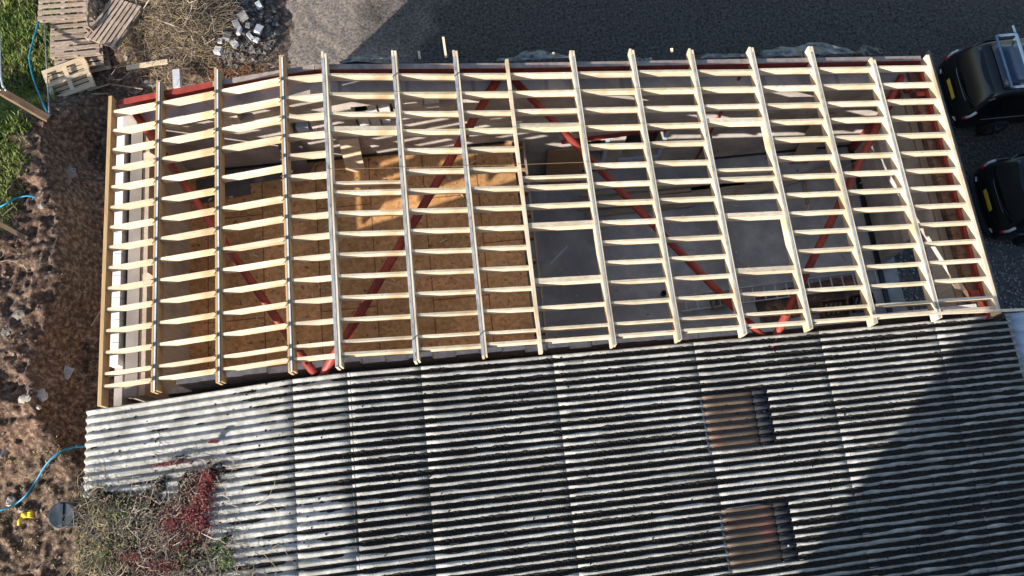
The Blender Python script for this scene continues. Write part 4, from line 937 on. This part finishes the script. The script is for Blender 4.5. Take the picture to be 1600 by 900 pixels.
# ------------------------------------------------------------------ cars
def car(loc, label, rack):
    e = empty('parked_car', loc); tag(e, label, 'car', 'black cars parked beside the building')
    # stations along x (0 = rear), each: half width bottom/belt/roof, z bottom, z belt, z top
    st = [(.0, .80, .84, .80, .42, .80, .84), (.05, .87, .90, .82, .32, .88, 1.00), (.12, .90, .93, .80, .28, 1.0, 1.18), (.30, .92, .95, .74, .27, 1.02, 1.60), (.50, .92, .95, .72, .27, 1.02, 1.80), (.75, .92, .96, .72, .27, 1.02, 1.85),
          (1.6, .92, .96, .73, .27, 1.01, 1.87), (2.6, .92, .96, .72, .27, 1.0, 1.85), (3.0, .92, .96, .70, .27, 1.0, 1.76), (3.55, .92, .95, .74, .27, .99, 1.22), (3.7, .92, .94, .80, .27, .97, 1.08), (4.4, .90, .90, .76, .28, .9, 1.0), (4.62, .78, .80, .7, .32, .76, .84), (4.68, .70, .72, .65, .42, .66, .72)]
    V = []; F_ = []; n = 0
    for (x, wb, wl, wr, zb, zl, zt) in st:
        prof_ = [(wb*.9, zb), (wb, zb+.1), ((wb+wl)/2+.01, (zb+zl)/2), (wl, zl-.06), (wl-.02, zl), (wl*.4+wr*.6, zl+(zt-zl)*.6), (wr+.02, zt-.07), (wr-.08, zt), (wr*.4, zt+.02)]
        ring = [(x, y, z) for y, z in prof_]+[(x, -y, z) for y, z in reversed(prof_)]
        n = len(ring); V += ring
    for i in range(len(st)-1):
        for k in range(n): F_.append((i*n+k, i*n+(k+1) % n, (i+1)*n+(k+1) % n, (i+1)*n+k))
    F_.append(tuple(range(n))); F_.append(tuple((len(st)-1)*n+k for k in range(n)))
    o = MB().add(V, F_).build('body', carpaint, e, smooth=True); md = o.modifiers.new('s', 'SUBSURF'); md.levels = 2; md.render_levels = 2
    # roof panel
    rp = MB(); V = []
    for x, w, z in ((.56, .60, 1.845), (.9, .62, 1.875), (1.7, .63, 1.893), (2.55, .62, 1.88)): V += [(x, w, z-.012), (x, w*.5, z+.006), (x, 0, z+.012), (x, -w*.5, z+.006), (x, -w, z-.012)]
    F2 = [(i*5+k, i*5+k+1, (i+1)*5+k+1, (i+1)*5+k) for i in range(3) for k in range(4)]
    o2 = rp.add(V, F2).build('roof_panel', carroof, e, smooth=True); md = o2.modifiers.new('s', 'SOLIDIFY'); md.thickness = .02; md.offset = 1
    # rear window
    def win(x0, z0, w0, x1, z1, w1, name):
        V = []
        for i in range(9):
            t = i/8; c = 1-(2*t-1)**2
            V += [(x0-.05*c*.6, w0*(2*t-1), z0-.04*c), (x1-.03*c, w1*(2*t-1), z1+.01*c)]
        o = MB().add(V, [(2*i, 2*i+2, 2*i+3, 2*i+1) for i in range(8)]).build(name, glass, e, smooth=True); md = o.modifiers.new('s', 'SOLIDIFY'); md.thickness = .015; return o
    win(.105, 1.14, .74, .405, 1.71, .62, 'rear_window')
    tr = []
    for i in range(17):
        t = i/16; c = 1-(2*t-1)**4; tr.append((.10-.035*c+(.30*(abs(2*t-1)**6)), .78*(2*t-1), 1.12-.06*c+.55*(abs(2*t-1)**8)))
    MB().tube(tr, .008, 5).build('window_trim', alloy, e, smooth=True)
    for s in (-1, 1):
        for (xa, xb) in ((.62, 1.45), (1.55, 2.35), (2.42, 3.0)):
            MB().add([(xa, s*.955, 1.10), (xb, s*.955, 1.10), (xb-(.12 if xb > 2.9 else 0), s*.80, 1.66), (xa, s*.80, 1.68)], [(0, 1, 2, 3)]).build('side_window', glass, e)
        l = MB(); l.tube([(.05, s*.86, .93), (.10, s*.89, 1.05), (.17, s*.875, 1.2)], .035, 6); tl = l.build('tail_light', lampclear, e, smooth=True)
        l = MB(); l.tube([(.03, s*.84, .84), (.06, s*.87, .95)], .04, 6); l.build('brake_lens', lampred, tl, smooth=True)
        MB().tube([(.35, s*.98, 1.0), (3.6, s*.98, .98)], .008, 5).build('side_trim', alloy, e, smooth=True)
        MB().tube([(-.01, s*.62, .55), (.02, s*.74, .56)], .018, 6).build('reflector', lampclear, e)
        for x in (1.05, 3.75):
            w = MB().disc_stack((x, s*.88, .36), [(.24, -.12), (.34, -.12), (.365, -.08), (.365, .08), (.34, .12), (.24, .12)], 32, 'y').build('wheel', rubber, e, smooth=True)
            r_ = MB().disc_stack((x, s*1.0, .36), [(.05, -.03), (.06, -.01), (.22, -.025), (.245, .0)], 32, 'y').build('rim', rubber, w, smooth=True)
            for k in range(7):
                a = k*2*math.pi/7; MB().bar((x+.05*math.cos(a), s*1.003, .36+.05*math.sin(a)), (x+.235*math.cos(a), s*1.003, .36+.235*math.sin(a)), .02, .05, (0, 1, 0)).build('spoke', alloy, w)
    MB().tube([(.07, -.05, 1.10), (.05, -.35, 1.16), (.09, -.55, 1.2)], .012, 5).build('rear_wiper', rubber, e)
    sm = MB(); sm.tube([(.015, -.70, .62), (-.005, 0, .60), (.015, .70, .62)], .006, 4); sm.tube([(.07, -.80, 1.02), (.03, -.76, .75), (.015, -.70, .62)], .006, 4); sm.tube([(.07, .80, 1.02), (.03, .76, .75), (.015, .70, .62)], .006, 4)
    for x in (1.50, 2.40): sm.tube([(x, -.962, .45), (x, -.972, 1.0)], .006, 4); sm.tube([(x, .962, .45), (x, .972, 1.0)], .006, 4)
    sm.build('panel_seam', rubber, e)
    for x in (1.9, 2.75):
        for sg in (-1, 1): MB().box(x, x+.16, sg*.975-.012, sg*.975+.012, .90, .93).build('door_handle', alloy, e)
    MB().box(-.075, -.055, -.27, .27, .80, .91).build('number_plate', plate, e)
    MB().tube([(-.03, -.82, .50), (-.09, -.5, .47), (-.11, 0, .47), (-.09, .5, .47), (-.03, .82, .50)], .07, 8).build('bumper', rubber, e, smooth=True)
    if rack:
        rk = MB(); z = 2.02; x0, x1, w = .62, 1.12, .70
        for a, b in (((x0, -w, z), (x1, -w, z)), ((x0, w, z), (x1, w, z))): rk.bar(a, b, .05, .03)
        for x in (x0, x1): rk.bar((x, -w, z), (x, w, z), .05, .032)
        rk.bar((x1, -w-.25, z-.02), (x1, w+.25, z-.02), .04, .028)
        o = rk.build('roof_rack', rackblue, e)
        for y in (-.62, .62): MB().bar((x1, y, 1.88), (x1, y, 2.0), .04, .04, (1, 0, 0)).build('rack_foot', rackblue, e)
    return e
car((12.2, 9.3, 0), 'black estate car with a pale blue steel roof rack, parked nearest the rear corner', True)
car((12.32, 6.25, 0), 'black car without a roof rack parked in the shade nearest the gravel', False)
# gravel patch stones on the right
mb = MB()
for _ in range(2600):
    x = random.uniform(10.05, 14.5); y = random.uniform(2.9, 6.6)
    if random.random() > (6.9-y)/2.5: continue
    s = random.uniform(.008, .028); d = Vector((random.gauss(0, 1), random.gauss(0, 1), random.gauss(0, .5))).normalized()*s; c = Vector((x, y, .01)); mb.bar(c-d, c+d, s*1.5, s*1.2)
tag(mb.build('gravel', tarpfg, None), 'coarse grey gravel beside the right end of the building', 'gravel', kind='stuff')
